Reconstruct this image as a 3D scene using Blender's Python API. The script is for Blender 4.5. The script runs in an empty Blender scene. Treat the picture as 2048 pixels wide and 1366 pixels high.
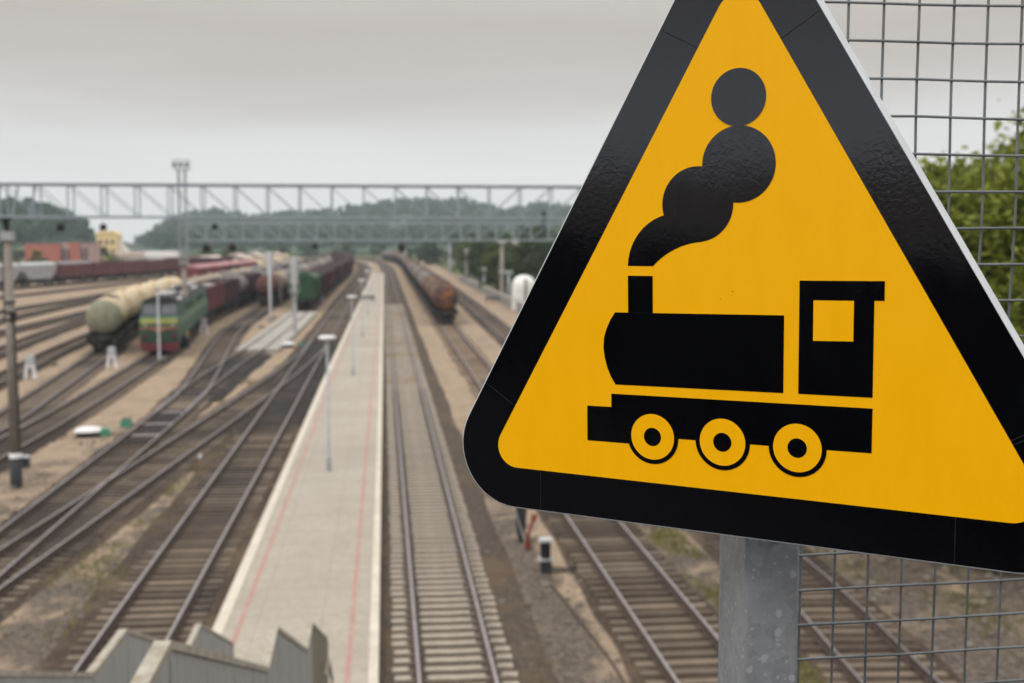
import bpy, bmesh, math, random
from mathutils import Vector, Matrix, Euler
R = math.radians
rnd = random.Random(7)
scn = bpy.context.scene
col = scn.collection
PI = math.pi
EYE = 9.3            # camera height above the yard
RT = 0.20            # rail top

# ------------------------------------------------------------------ mesh builder
class MB:
    def __init__(s):
        s.v = []; s.f = []; s.m = []; s.sm = []
    def add(s, vs, fs, mi=0, smooth=False):
        b = len(s.v); s.v += [tuple(p) for p in vs]
        for f in fs:
            s.f.append([b + i for i in f]); s.m.append(mi); s.sm.append(smooth)
        return s
    def box(s, c, d, mi=0, M=None):
        x, y, z = d[0] / 2, d[1] / 2, d[2] / 2
        vs = [Vector((sx * x, sy * y, sz * z)) for sz in (-1, 1) for sy in (-1, 1) for sx in (-1, 1)]
        if M is not None: vs = [M @ p for p in vs]
        vs = [p + Vector(c) for p in vs]
        return s.add(vs, [(0, 2, 3, 1), (4, 5, 7, 6), (0, 1, 5, 4), (2, 6, 7, 3), (0, 4, 6, 2), (1, 3, 7, 5)], mi)
    def bar(s, a, b, w, h=None, mi=0, up=(0, 0, 1)):
        a, b = Vector(a), Vector(b); d = b - a; L = d.length; h = h or w
        y = d.normalized(); u = Vector(up)
        if abs(y.dot(u)) > .99: u = Vector((1, 0, 0))
        x = y.cross(u).normalized(); z = x.cross(y)
        M = Matrix((x, y, z)).transposed()
        return s.box((a + b) / 2, (w, L, h), mi, M)
    def tube(s, pts, r, n=8, mi=0, cap=True, smooth=True):
        pts = [Vector(p) for p in pts]; k = len(pts)
        rr = r if isinstance(r, (list, tuple)) else [r] * k
        vs = []; ref = None
        for i, p in enumerate(pts):
            d = (pts[min(i + 1, k - 1)] - pts[max(i - 1, 0)]).normalized()
            if ref is None: ref = Vector((1, 0, 0)) if abs(d.x) < .9 else Vector((0, 1, 0))
            x = (ref - d * ref.dot(d)).normalized(); ref = x; y = d.cross(x)
            for j in range(n):
                a = 2 * PI * j / n
                vs.append(p + (x * math.cos(a) + y * math.sin(a)) * rr[i])
        fs = [(i * n + j, i * n + (j + 1) % n, (i + 1) * n + (j + 1) % n, (i + 1) * n + j) for i in range(k - 1) for j in range(n)]
        s.add(vs, fs, mi, smooth)
        if cap:
            s.add(vs[:n], [tuple(range(n))[::-1]], mi); s.add(vs[-n:], [tuple(range(n))], mi)
        return s
    def lathe(s, prof, c=(0, 0, 0), axis='Z', n=24, mi=0, smooth=True, mis=None):
        c = Vector(c); vs = []
        for (r, h) in prof:
            for j in range(n):
                a = 2 * PI * j / n; p = (r * math.cos(a), r * math.sin(a), h)
                if axis == 'Y': p = (p[0], p[2], p[1])
                if axis == 'X': p = (p[2], p[0], p[1])
                vs.append(c + Vector(p))
        b = len(s.v); s.v += [tuple(p) for p in vs]
        for i in range(len(prof) - 1):
            for j in range(n):
                q = [b + i * n + j, b + i * n + (j + 1) % n, b + (i + 1) * n + (j + 1) % n, b + (i + 1) * n + j]
                if axis == 'Y': q = q[::-1]
                s.f.append(q); s.m.append(mis[i] if mis else mi); s.sm.append(smooth)
        return s
    def prism(s, poly, a, b, fn, mi=0, side=None):
        """poly 2-D, extruded from a to b; fn(u,v,w) -> point"""
        n = len(poly)
        vs = [fn(u, v, a) for u, v in poly] + [fn(u, v, b) for u, v in poly]
        s.add(vs, [tuple(range(n))[::-1], tuple(range(n, 2 * n))], mi)
        s.add(vs, [(i, (i + 1) % n, n + (i + 1) % n, n + i) for i in range(n)], mi if side is None else side)
        return s
    def mesh(s, name, mats):
        me = bpy.data.meshes.new(name)
        me.from_pydata(s.v, [], s.f)
        for m in (mats if isinstance(mats, (list, tuple)) else [mats]): me.materials.append(m)
        me.polygons.foreach_set('material_index', s.m)
        me.polygons.foreach_set('use_smooth', s.sm)
        me.update()
        return me
    def build(s, name, mats, parent=None, loc=None):
        return link(name, s.mesh(name, mats), parent, loc)

def link(name, me, parent=None, loc=None):
    o = bpy.data.objects.new(name, me); col.objects.link(o)
    if parent: o.parent = parent
    if loc: o.location = loc
    return o
def tag(o, label=None, cat=None, group=None, kind=None):
    if label: o['label'] = label
    if cat: o['category'] = cat
    if group: o['group'] = group
    if kind: o['kind'] = kind
    return o
def empty(name, loc, rz=0, label=None, cat=None, group=None):
    o = bpy.data.objects.new(name, None); col.objects.link(o); o.empty_display_size = .3
    o.location = loc; o.rotation_euler = (0, 0, rz)
    return tag(o, label, cat, group)
def structure(mb, name, mats):
    return tag(mb.build(name, mats), kind='structure')
def instance(proto, name, loc, rz, label, cat, group=None):
    """proto: list of (part_name, mesh, loc, rotz, sub-parts, part label)"""
    root = empty(name, loc, rz, label, cat, group)
    def put(items, par):
        for it in items:
            o = link(it[0], it[1], par, it[2] if len(it) > 2 else None)
            if len(it) > 3 and it[3]: o.rotation_euler = (0, 0, it[3])
            if len(it) > 5 and it[5]: o['label'] = it[5]
            if len(it) > 4 and it[4]: put(it[4], o)
    put(proto, root)
    return root

# ------------------------------------------------------------------ materials
def mat(name, rough=.8, metal=0., spec=.5):
    m = bpy.data.materials.new(name); m.use_nodes = True
    b = m.node_tree.nodes['Principled BSDF']
    b.inputs['Roughness'].default_value = rough; b.inputs['Metallic'].default_value = metal
    b.inputs['Specular IOR Level'].default_value = spec
    return m, m.node_tree, b
def noise(nt, scale, detail=6, rough=.6, vec=None, dist=0):
    n = nt.nodes.new('ShaderNodeTexNoise'); n.inputs['Scale'].default_value = scale
    n.inputs['Detail'].default_value = detail; n.inputs['Roughness'].default_value = rough
    n.inputs['Distortion'].default_value = dist
    if vec: nt.links.new(vec, n.inputs['Vector'])
    return n.outputs['Fac']
def ramp(nt, fac, stops, interp='LINEAR'):
    r = nt.nodes.new('ShaderNodeValToRGB'); r.color_ramp.interpolation = interp
    e = r.color_ramp.elements
    while len(e) < len(stops): e.new(.5)
    for k, (p, c) in zip(e, stops):
        k.position = p; k.color = (c, c, c, 1) if isinstance(c, (int, float)) else (*c, 1)
    nt.links.new(fac, r.inputs['Fac']); return r.outputs['Color']
def mixc(nt, fac, a, b, blend='MIX'):
    m = nt.nodes.new('ShaderNodeMix'); m.data_type = 'RGBA'; m.blend_type = blend
    for sock, val in ((m.inputs[0], fac), (m.inputs[6], a), (m.inputs[7], b)):
        if isinstance(val, (int, float)): sock.default_value = val
        elif isinstance(val, tuple): sock.default_value = (*val, 1)
        else: nt.links.new(val, sock)
    return m.outputs[2]
def coords(nt, kind='Object', scale=None):
    t = nt.nodes.new('ShaderNodeTexCoord').outputs[kind]
    if scale:
        mp = nt.nodes.new('ShaderNodeMapping'); mp.inputs['Scale'].default_value = scale
        nt.links.new(t, mp.inputs['Vector']); return mp.outputs['Vector']
    return t
def worldpos(nt, scale=None):
    t = nt.nodes.new('ShaderNodeNewGeometry').outputs['Position']
    if scale:
        mp = nt.nodes.new('ShaderNodeMapping'); mp.inputs['Scale'].default_value = scale
        nt.links.new(t, mp.inputs['Vector']); return mp.outputs['Vector']
    return t
def bump(nt, b, h, strength=.3, dist=.02):
    n = nt.nodes.new('ShaderNodeBump'); n.inputs['Strength'].default_value = strength
    n.inputs['Distance'].default_value = dist
    nt.links.new(h, n.inputs['Height']); nt.links.new(n.outputs['Normal'], b.inputs['Normal'])
def weathered(name, c1, c2, scale=3., rough=.8, metal=0., bs=.15, spec=.4, lo=.35, hi=.65, dirt=None, dscale=.8, vec='Object', vscale=None, dthr=.52):
    m, nt, b = mat(name, rough, metal, spec)
    v = coords(nt, vec, vscale)
    n = noise(nt, scale, 8, .65, v)
    c = ramp(nt, n, [(lo, c1), (hi, c2)])
    if dirt:
        n2 = noise(nt, dscale, 5, .6, v, .6)
        c = mixc(nt, ramp(nt, n2, [(dthr, 0.), (dthr + .16, .85)]), c, dirt)
    nt.links.new(c, b.inputs['Base Color'])
    if bs: bump(nt, b, n, bs, .01)
    return m

M = {}
def W(key, *a, **k): M[key] = weathered(key, *a, **k)
W('galv', (.27, .285, .30), (.37, .385, .40), 6, .5, .55, .05)
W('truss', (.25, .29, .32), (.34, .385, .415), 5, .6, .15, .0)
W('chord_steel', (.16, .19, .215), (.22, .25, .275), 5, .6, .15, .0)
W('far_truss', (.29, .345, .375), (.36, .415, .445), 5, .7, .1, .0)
W('concrete_pole', (.19, .165, .14), (.28, .25, .22), 2.5, .9)
W('black_paint', (.015, .017, .02), (.03, .033, .038), 4, .7)
W('white_paint', (.62, .60, .60), (.78, .77, .77), 3, .7, dirt=(.4, .37, .34))
W('pale_metal', (.36, .37, .375), (.48, .49, .49), 3, .55)
W('lamp_white', (.78, .78, .77), (.85, .85, .84), 3, .5)
W('wagon_black', (.009, .009, .010), (.028, .026, .025), 2, .85)
W('wheel_steel', (.05, .042, .038), (.11, .09, .08), 6, .6, .4)
W('maroon', (.105, .030, .033), (.165, .050, .052), 1.2, .85, dirt=(.055, .04, .042))
W('dark_maroon', (.036, .016, .021), (.075, .028, .033), 1.0, .85, dirt=(.024, .02, .024))
W('bright_maroon', (.17, .038, .043), (.24, .06, .065), 1.0, .8, dirt=(.12, .05, .05))
W('maroon_roof', (.30, .13, .135), (.46, .25, .25), .8, .8)
W('cream', (.52, .43, .28), (.68, .56, .37), 1.2, .65, dirt=(.42, .29, .15), dscale=.5, dthr=.46)
W('olive', (.20, .195, .135), (.27, .265, .19), 1.5, .8)  # end of a cream tank: shading and dirt mixed into its colour
W('beige_tank', (.22, .175, .135), (.36, .30, .235), 1.0, .8, dirt=(.09, .065, .055), dscale=.6)
W('rust_tank', (.085, .047, .031), (.155, .085, .05), .8, .85, dirt=(.06, .045, .045), dscale=.5)
W('rust_end', (.045, .03, .03), (.085, .05, .042), 1.5, .85, dirt=(.30, .11, .03), dscale=.62, dthr=.46)
W('grey_tank', (.12, .105, .10), (.2, .18, .17), .8, .8, dirt=(.07, .055, .055), dscale=.5)
W('wagon_grey', (.30, .30, .31), (.44, .43, .43), .7, .8, dirt=(.22, .2, .2))
W('brown_red', (.085, .038, .032), (.14, .062, .05), 1, .85, dirt=(.06, .04, .036))
W('loco_green', (.030, .078, .054), (.048, .112, .076), 1, .6, dirt=(.06, .075, .055))
W('loco_side', (.085, .15, .085), (.15, .22, .13), 1, .6)
W('loco_yellow', (.30, .34, .085), (.40, .42, .12), 1, .6)
W('loco_red', (.10, .018, .025), (.14, .024, .034), 2, .7)
W('loco_orange', (.26, .10, .05), (.34, .15, .08), 2, .7)
W('loco_roof', (.014, .014, .016), (.04, .039, .041), 1.3, .85)
W('loco_pale', (.38, .37, .37), (.58, .57, .57), 1.5, .7)
W('wagon_green', (.014, .050, .018), (.03, .085, .032), 1.2, .8, dirt=(.03, .04, .025))
W('green_box', (.05, .21, .13), (.08, .28, .18), 3, .6)
W('red_paint', (.16, .035, .028), (.22, .055, .042), 3, .8)
W('yellow_paint', (.52, .40, .05), (.62, .48, .08), 3, .7)
W('bench_wood', (.035, .034, .034), (.07, .065, .06), 3, .8)
W('bark', (.07, .055, .042), (.13, .10, .08), 6, .95, bs=.6)
W('brick_red', (.33, .115, .085), (.40, .145, .11), .4, .9)
W('brick_pale', (.36, .24, .22), (.44, .31, .29), .4, .9)
W('house_yellow', (.66, .50, .24), (.74, .58, .30), .3, .9)
W('plaster', (.55, .47, .40), (.65, .57, .50), .3, .9)
W('roof_grey', (.17, .15, .15), (.24, .22, .22), .6, .9)
W('roof_white', (.70, .70, .70), (.80, .80, .80), .5, .8)
W('storage_white', (.68, .68, .64), (.80, .80, .76), .5, .6, dirt=(.6, .59, .5))
W('cap_rail', (.27, .24, .195), (.42, .385, .325), 7, .75, dirt=(.24, .18, .11), dscale=5)
W('bitumen', (.014, .014, .014), (.026, .025, .025), 8, .95)
W('asphalt', (.035, .034, .033), (.06, .058, .055), 8, .95)
W('concrete_sleeper', (.25, .208, .165), (.41, .358, .298), 2.2, .95, dirt=(.27, .17, .085), dscale=.18)
def wood():
    m, nt, b = mat('wood_sleeper', .95, 0, .3)
    oi = nt.nodes.new('ShaderNodeObjectInfo').outputs['Random']
    v = coords(nt, 'Object', (.6, 9, 9)); n = noise(nt, 2.2, 8, .7, v)
    c1 = ramp(nt, n, [(.3, (.038, .026, .020)), (.7, (.115, .085, .062))]); c2 = ramp(nt, n, [(.3, (.115, .085, .062)), (.7, (.29, .23, .18))])
    c = mixc(nt, oi, c1, c2)
    p = worldpos(nt, (1, .6, 1)); o = noise(nt, .11, 4, .55, p, .4)
    c = mixc(nt, ramp(nt, o, [(.50, 0.), (.60, .85)]), c, (.045, .036, .034))
    nt.links.new(c, b.inputs['Base Color']); bump(nt, b, n, .5, .01); M['wood_sleeper'] = m
wood()
W('rail_side', (.050, .032, .024), (.085, .057, .043), 4, .85)
W('rail_top', (.30, .262, .262), (.38, .335, .335), 4, .42, .6, .0)
W('dry_stone', (.075, .062, .051), (.23, .195, .16), .9, .95, lo=.25, hi=.75, vec='Object')
W('soil_wall', (.2, .19, .18), (.3, .285, .265), 1, .95)
for k, c in (('glass_dark', (.02, .024, .03)), ('glass_loco', (.075, .08, .092))):
    m, nt, b = mat(k, .12); b.inputs['Base Color'].default_value = (*c, 1); M[k] = m

def leafmat(name, c1, c2, sat=0):
    m, nt, b = mat(name, .6, 0, .25)
    at = nt.nodes.new('ShaderNodeNewGeometry').outputs['Random Per Island']
    n = noise(nt, .9, 3, .5, worldpos(nt))
    f = nt.nodes.new('ShaderNodeMath'); f.operation = 'MULTIPLY_ADD'
    nt.links.new(at, f.inputs[0]); f.inputs[1].default_value = .55; nt.links.new(n, f.inputs[2])
    c = ramp(nt, f.outputs[0], [(.3, c1), (1.1, c2)])
    nt.links.new(c, b.inputs['Base Color'])
    t = nt.nodes.new('ShaderNodeBsdfTranslucent'); nt.links.new(c, t.inputs['Color'])
    ms = nt.nodes.new('ShaderNodeMixShader'); ms.inputs[0].default_value = .35
    nt.links.new(b.outputs[0], ms.inputs[1]); nt.links.new(t.outputs[0], ms.inputs[2])
    nt.links.new(ms.outputs[0], nt.nodes['Material Output'].inputs['Surface'])
    M[name] = m
leafmat('leaf_near', (.070, .098, .012), (.26, .29, .04))
leafmat('leaf_dark', (.018, .030, .014), (.060, .082, .032))
leafmat('leaf_mid', (.042, .068, .016), (.13, .16, .04))
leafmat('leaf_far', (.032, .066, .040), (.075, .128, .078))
leafmat('grass_dry', (.10, .105, .03), (.27, .24, .10))

# ground: sand with gravel patches
def ground_mat():
    m, nt, b = mat('yard_ground', .97, 0, .2)
    p = worldpos(nt)
    fine = noise(nt, 9, 6, .75, p); mid = noise(nt, .55, 6, .62, p, .8); big = noise(nt, .09, 5, .55, worldpos(nt, (1, .45, 1)), .6)
    stones = nt.nodes.new('ShaderNodeTexVoronoi'); stones.inputs['Scale'].default_value = 13; nt.links.new(p, stones.inputs['Vector'])
    sand = ramp(nt, fine, [(.25, (.27, .198, .136)), (.75, (.395, .298, .212))])
    mo = noise(nt, 1.3, 6, .7, p, .7); mo2 = noise(nt, .28, 5, .6, worldpos(nt, (1, .5, 1)), .9)
    sand = mixc(nt, ramp(nt, mo, [(.42, .55), (.62, 0.)]), sand, (.20, .148, .105)); sand = mixc(nt, ramp(nt, mo2, [(.50, 0.), (.66, .6)]), sand, (.185, .142, .106))
    gcol = ramp(nt, stones.outputs['Color'], [(.1, (.055, .042, .033)), (.5, (.108, .085, .068)), (.9, (.175, .143, .116))])
    # gravel takes over near the footbridge, sand farther off
    sx = nt.nodes.new('ShaderNodeSeparateXYZ'); nt.links.new(p, sx.inputs[0])
    far = nt.nodes.new('ShaderNodeMapRange'); nt.links.new(sx.outputs['Y'], far.inputs[0])
    for i, v in ((1, 30), (2, 74), (3, .17), (4, -.26)): far.inputs[i].default_value = v
    a = nt.nodes.new('ShaderNodeMath'); a.operation = 'ADD'
    nt.links.new(mid, a.inputs[0]); nt.links.new(far.outputs[0], a.inputs[1])
    a2 = nt.nodes.new('ShaderNodeMath'); a2.operation = 'MULTIPLY_ADD'
    nt.links.new(big, a2.inputs[0]); a2.inputs[1].default_value = .5; nt.links.new(a.outputs[0], a2.inputs[2])
    # drifted sand lies between the two nearest tracks on the right
    def span(sock, lo, hi, soft):
        u = nt.nodes.new('ShaderNodeMapRange'); nt.links.new(sx.outputs[sock], u.inputs[0])
        for i, v in ((1, lo - soft), (2, lo + soft), (3, 0), (4, 1)): u.inputs[i].default_value = v
        w = nt.nodes.new('ShaderNodeMapRange'); nt.links.new(sx.outputs[sock], w.inputs[0])
        for i, v in ((1, hi - soft), (2, hi + soft), (3, 1), (4, 0)): w.inputs[i].default_value = v
        q = nt.nodes.new('ShaderNodeMath'); q.operation = 'MULTIPLY'; nt.links.new(u.outputs[0], q.inputs[0]); nt.links.new(w.outputs[0], q.inputs[1]); return q.outputs[0]
    for lo, hi, amt in ((4.75, 7.5, -.27), (-10.0, -8.2, -.09)):
        q = nt.nodes.new('ShaderNodeMath'); q.operation = 'MULTIPLY_ADD'; nt.links.new(span('X', lo, hi, .35), q.inputs[0]); q.inputs[1].default_value = amt; nt.links.new(a2.outputs[0], q.inputs[2]); a2 = q
    msk = ramp(nt, a2.outputs[0], [(.68, 0.), (.86, 1.)])
    c = mixc(nt, msk, sand, gcol)
    gr = noise(nt, .23, 5, .6, p, 1.)
    grm = ramp(nt, gr, [(.60, 0.), (.74, .55)])
    c = mixc(nt, grm, c, (.19, .175, .06))
    # far beyond the yard: rough grass
    fg = nt.nodes.new('ShaderNodeMapRange'); nt.links.new(sx.outputs['Y'], fg.inputs[0])
    for i, v in ((1, 430), (2, 620), (3, 0), (4, 1)): fg.inputs[i].default_value = v
    c = mixc(nt, fg.outputs[0], c, (.10, .115, .05))
    gx = nt.nodes.new('ShaderNodeMapRange'); nt.links.new(sx.outputs['X'], gx.inputs[0])
    for i, v in ((1, 17.5), (2, 20.5), (3, 0), (4, 1)): gx.inputs[i].default_value = v
    gy = nt.nodes.new('ShaderNodeMapRange'); nt.links.new(sx.outputs['Y'], gy.inputs[0])
    for i, v in ((1, 60), (2, 110), (3, 0), (4, 1)): gy.inputs[i].default_value = v
    gm = nt.nodes.new('ShaderNodeMath'); gm.operation = 'MULTIPLY'; nt.links.new(gx.outputs[0], gm.inputs[0]); nt.links.new(gy.outputs[0], gm.inputs[1])
    c = mixc(nt, gm.outputs[0], c, (.075, .085, .035))
    nt.links.new(c, b.inputs['Base Color'])
    h = mixc(nt, msk, fine, stones.outputs['Distance']); bump(nt, b, h, .7, .04)
    return m
M['ground'] = ground_mat()
def bed_mat(name, c1, c2, c3):
    m, nt, b = mat(name, .97, 0, .2)
    p = worldpos(nt)
    st = nt.nodes.new('ShaderNodeTexVoronoi'); st.inputs['Scale'].default_value = 14; nt.links.new(p, st.inputs['Vector'])
    n = noise(nt, .35, 6, .6, p, .5)
    c = ramp(nt, st.outputs['Color'], [(.1, c1), (.9, c2)])
    c = mixc(nt, ramp(nt, n, [(.48, 0.), (.66, .8)]), c, c3)
    nt.links.new(c, b.inputs['Base Color']); bump(nt, b, st.outputs['Distance'], .8, .04)
    M[name] = m
bed_mat('bed_brown', (.032, .022, .016), (.092, .066, .048), (.130, .092, .060))
bed_mat('bed_grey', (.040, .030, .023), (.110, .085, .065), (.115, .077, .048))
bed_mat('bed_sand', (.12, .085, .058), (.24, .175, .125), (.07, .05, .036))
bed_mat('bed_oily', (.013, .0115, .0115), (.036, .031, .030), (.055, .043, .036))
def paver_mat():
    m, nt, b = mat('pavers', .9, 0, .3)
    p = worldpos(nt)
    br = nt.nodes.new('ShaderNodeTexBrick'); nt.links.new(p, br.inputs['Vector'])
    br.inputs['Scale'].default_value = 4.2; br.inputs['Mortar Size'].default_value = .012
    br.inputs['Color1'].default_value = (.335, .295, .245, 1); br.inputs['Color2'].default_value = (.40, .355, .30, 1)
    br.inputs['Mortar'].default_value = (.25, .22, .18, 1); br.inputs['Row Height'].default_value = .5
    n = noise(nt, .5, 6, .65, p, .5); n2 = noise(nt, .16, 4, .6, p, .4)
    c = mixc(nt, ramp(nt, n, [(.3, .45), (.7, 0.)]), br.outputs['Color'], (.25, .215, .175))
    c = mixc(nt, ramp(nt, n2, [(.5, 0.), (.75, .4)]), c, (.45, .415, .36))
    bj = nt.nodes.new('ShaderNodeTexBrick'); nt.links.new(p, bj.inputs['Vector']); bj.inputs['Scale'].default_value = .33; bj.inputs['Mortar Size'].default_value = .006; bj.offset = 0
    c = mixc(nt, ramp(nt, bj.outputs['Fac'], [(.4, 0.), (.6, .45)]), c, (.20, .175, .145))
    n5 = noise(nt, .07, 5, .6, worldpos(nt, (1, 2.2, 1)), .3); c = mixc(nt, ramp(nt, n5, [(.50, 0.), (.58, .5)]), c, (.30, .262, .215))
    nt.links.new(c, b.inputs['Base Color']); bump(nt, b, br.outputs['Fac'], -.2, .01)
    M['pavers'] = m
paver_mat()
W('kerb', (.47, .415, .345), (.58, .52, .44), 2, .9, dirt=(.45, .4, .33))
W('red_line', (.34, .185, .16), (.38, .215, .19), 3, .9, dirt=(.36, .29, .24), dscale=1.6)
W('crossing', (.27, .25, .218), (.36, .335, .295), .6, .9)

# sheet metal of the stair parapets
def sheet_mat():
    m, nt, b = mat('sheet_metal', .55, .15, .5)
    v = coords(nt, 'Object', (1, 9, .25))
    n = noise(nt, 1.2, 5, .6, v); n2 = noise(nt, 2, 6, .7, coords(nt))
    c = ramp(nt, n, [(.3, (.27, .275, .265)), (.7, (.37, .38, .38))])
    c = mixc(nt, ramp(nt, n2, [(.55, 0.), (.8, .5)]), c, (.22, .185, .12))
    nt.links.new(c, b.inputs['Base Color']); M['sheet'] = m
sheet_mat()
W('sheet_brown', (.17, .145, .10), (.24, .21, .155), 2, .6, .1, vscale=(1, 6, .3), bs=0)
# sign films
def film(name, c, c2, gloss_bump, dscale):
    m, nt, b = mat(name, .16, 0, .5)
    v = coords(nt)
    n = noise(nt, 13, 6, .7, coords(nt, 'Object', (3, .8, 1)), .5)
    cc = ramp(nt, n, [(.3, c), (.7, c2)])
    sp = noise(nt, 120, 2, .4, v)
    cc = mixc(nt, ramp(nt, sp, [(.79, 0.), (.81, .7)]), cc, (.05, .03, .01))
    nt.links.new(cc, b.inputs['Base Color'])
    wr = noise(nt, dscale, 4, .55, v, .4)
    area = noise(nt, 9, 3, .6, v)
    h = mixc(nt, ramp(nt, area, [(.42, .05), (.66, 1.)]), (.5, .5, .5), wr)
    sc = noise(nt, 60, 2, .5, coords(nt, 'Object', (.15, 3, 1)), .3)
    rr = nt.nodes.new('ShaderNodeMapRange'); nt.links.new(n, rr.inputs[0]); rr.inputs[1].default_value = .35; rr.inputs[2].default_value = .7; rr.inputs[3].default_value = .06 if c[0] < .1 else .30; rr.inputs[4].default_value = .12 if c[0] < .1 else .40; nt.links.new(rr.outputs[0], b.inputs['Roughness'])
    bump(nt, b, h, gloss_bump, .002)
    M[name] = m
    return b
film('film_yellow', (.92, .442, .0003), (.955, .465, .0006), .06, 300)
film('film_black', (.0005, .0005, .0009), (.0010, .0011, .0017), .06, 190)
film('film_symbol', (.0005, .0005, .0009), (.0010, .0011, .0017), .06, 190)
M['film_yellow'].node_tree.nodes['Principled BSDF'].inputs['Specular IOR Level'].default_value = .22
for k in ('film_black', 'film_symbol'): M[k].node_tree.nodes['Principled BSDF'].inputs['Specular Tint'].default_value = (.88, .9, 1, 1); M[k].node_tree.nodes['Principled BSDF'].inputs['Specular IOR Level'].default_value = .82
W('alu_rim', (.52, .54, .56), (.64, .66, .68), 14, .45, .25, .0)
W('wire', (.12, .13, .135), (.19, .20, .205), 14, .55, .3, .0)  # galvanised grey darkened in its colour, stands in for backlit wires
W('seam', (.004, .004, .006), (.02, .02, .024), 30, .7, 0, .0, .2)
def spangle():
    m, nt, b = mat('galvanised_post', .52, .35, .5)
    v = coords(nt)
    vo = nt.nodes.new('ShaderNodeTexVoronoi'); vo.inputs['Scale'].default_value = 75; nt.links.new(v, vo.inputs['Vector'])
    vo2 = nt.nodes.new('ShaderNodeTexVoronoi'); vo2.inputs['Scale'].default_value = 200; nt.links.new(v, vo2.inputs['Vector'])
    n = noise(nt, 22, 8, .7, v, .3); n2 = noise(nt, 5, 4, .6, v)
    c = ramp(nt, vo.outputs['Color'], [(.1, (.235, .25, .27)), (.9, (.31, .325, .345))])
    c = mixc(nt, ramp(nt, vo2.outputs['Color'], [(.0, .0), (1., .25)]), c, (.36, .375, .395))
    c = mixc(nt, ramp(nt, n, [(.56, 0.), (.70, .35)]), c, (.40, .42, .44))
    vd = nt.nodes.new('ShaderNodeVectorMath'); vd.operation = 'ADD'; nt.links.new(v, vd.inputs[0]); dn = nt.nodes.new('ShaderNodeTexNoise'); dn.inputs['Scale'].default_value = 70; nt.links.new(v, dn.inputs['Vector'])
    ds = nt.nodes.new('ShaderNodeVectorMath'); ds.operation = 'SCALE'; ds.inputs['Scale'].default_value = .012; nt.links.new(dn.outputs['Color'], ds.inputs[0]); nt.links.new(ds.outputs[0], vd.inputs[1])
    for sc_, th_, amt in ((62, .30, .75), (130, .26, .6)):
        f = nt.nodes.new('ShaderNodeTexVoronoi'); f.inputs['Scale'].default_value = sc_; nt.links.new(vd.outputs[0], f.inputs['Vector'])
        sp_ = nt.nodes.new('ShaderNodeSeparateColor'); nt.links.new(f.outputs['Color'], sp_.inputs[0])
        near = ramp(nt, f.outputs['Distance'], [(th_ - .05, amt), (th_ + .08, 0.)]); pick = ramp(nt, sp_.outputs[0], [(.66, 0.), (.78, 1.)])
        mm_ = nt.nodes.new('ShaderNodeMath'); mm_.operation = 'MULTIPLY'; nt.links.new(near, mm_.inputs[0]); nt.links.new(pick, mm_.inputs[1])
        c = mixc(nt, mm_.outputs[0], c, (.47, .49, .51))
    c = mixc(nt, ramp(nt, n2, [(.45, 0.), (.75, .35)]), c, (.19, .20, .21))
    nt.links.new(c, b.inputs['Base Color']); bump(nt, b, n, .25, .003); M['post'] = m
spangle()

# ------------------------------------------------------------------ curves on the ground
def catmull(pts, step=2.5):
    pts = [Vector((*p, 0)) for p in pts]
    P = [pts[0] * 2 - pts[1]] + pts + [pts[-1] * 2 - pts[-2]]
    out = []
    for i in range(1, len(P) - 2):
        p0, p1, p2, p3 = P[i - 1:i + 3]
        n = max(2, int((p2 - p1).length / step))
        a0 = (p1 - p0).length ** .5; a1 = (p2 - p1).length ** .5; a2 = (p3 - p2).length ** .5
        m1 = ((p1 - p0) / a0 - (p2 - p0) / (a0 + a1) + (p2 - p1) / a1) * a1
        m2 = ((p2 - p1) / a1 - (p3 - p1) / (a1 + a2) + (p3 - p2) / a2) * a1
        for k in range(n):
            t = k / n; t2 = t * t; t3 = t2 * t
            out.append(p1 * (2 * t3 - 3 * t2 + 1) + m1 * (t3 - 2 * t2 + t) + p2 * (-2 * t3 + 3 * t2) + m2 * (t3 - t2))
    out.append(P[-2]); return out
class Path:
    def __init__(s, ctrl, step=2.5):
        s.p = catmull(ctrl, step); s.L = [0]
        for a, b in zip(s.p, s.p[1:]): s.L.append(s.L[-1] + (b - a).length)
    def at(s, d):
        d = min(max(d, 0), s.L[-1] - 1e-4); lo, hi = 0, len(s.L) - 1
        while hi - lo > 1:
            k = (lo + hi) // 2
            if s.L[k] <= d: lo = k
            else: hi = k
        t = (d - s.L[lo]) / (s.L[hi] - s.L[lo]); a, b = s.p[lo], s.p[hi]
        dr = (b - a).normalized(); return a.lerp(b, t), dr
    def s_of_y(s, y):
        for i, p in enumerate(s.p):
            if p.y >= y:
                if i == 0: return 0
                a = s.p[i - 1]; return s.L[i - 1] + (y - a.y) / (p.y - a.y) * (s.L[i] - s.L[i - 1])
        return s.L[-1]
    def offset(s, dx, y0=None, y1=None):
        out = []
        for i, p in enumerate(s.p):
            if (y0 is not None and p.y < y0) or (y1 is not None and p.y > y1): continue
            d = (s.p[min(i + 1, len(s.p) - 1)] - s.p[max(i - 1, 0)]).normalized()
            out.append(p + Vector((d.y, -d.x, 0)) * dx)
        return out

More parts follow.
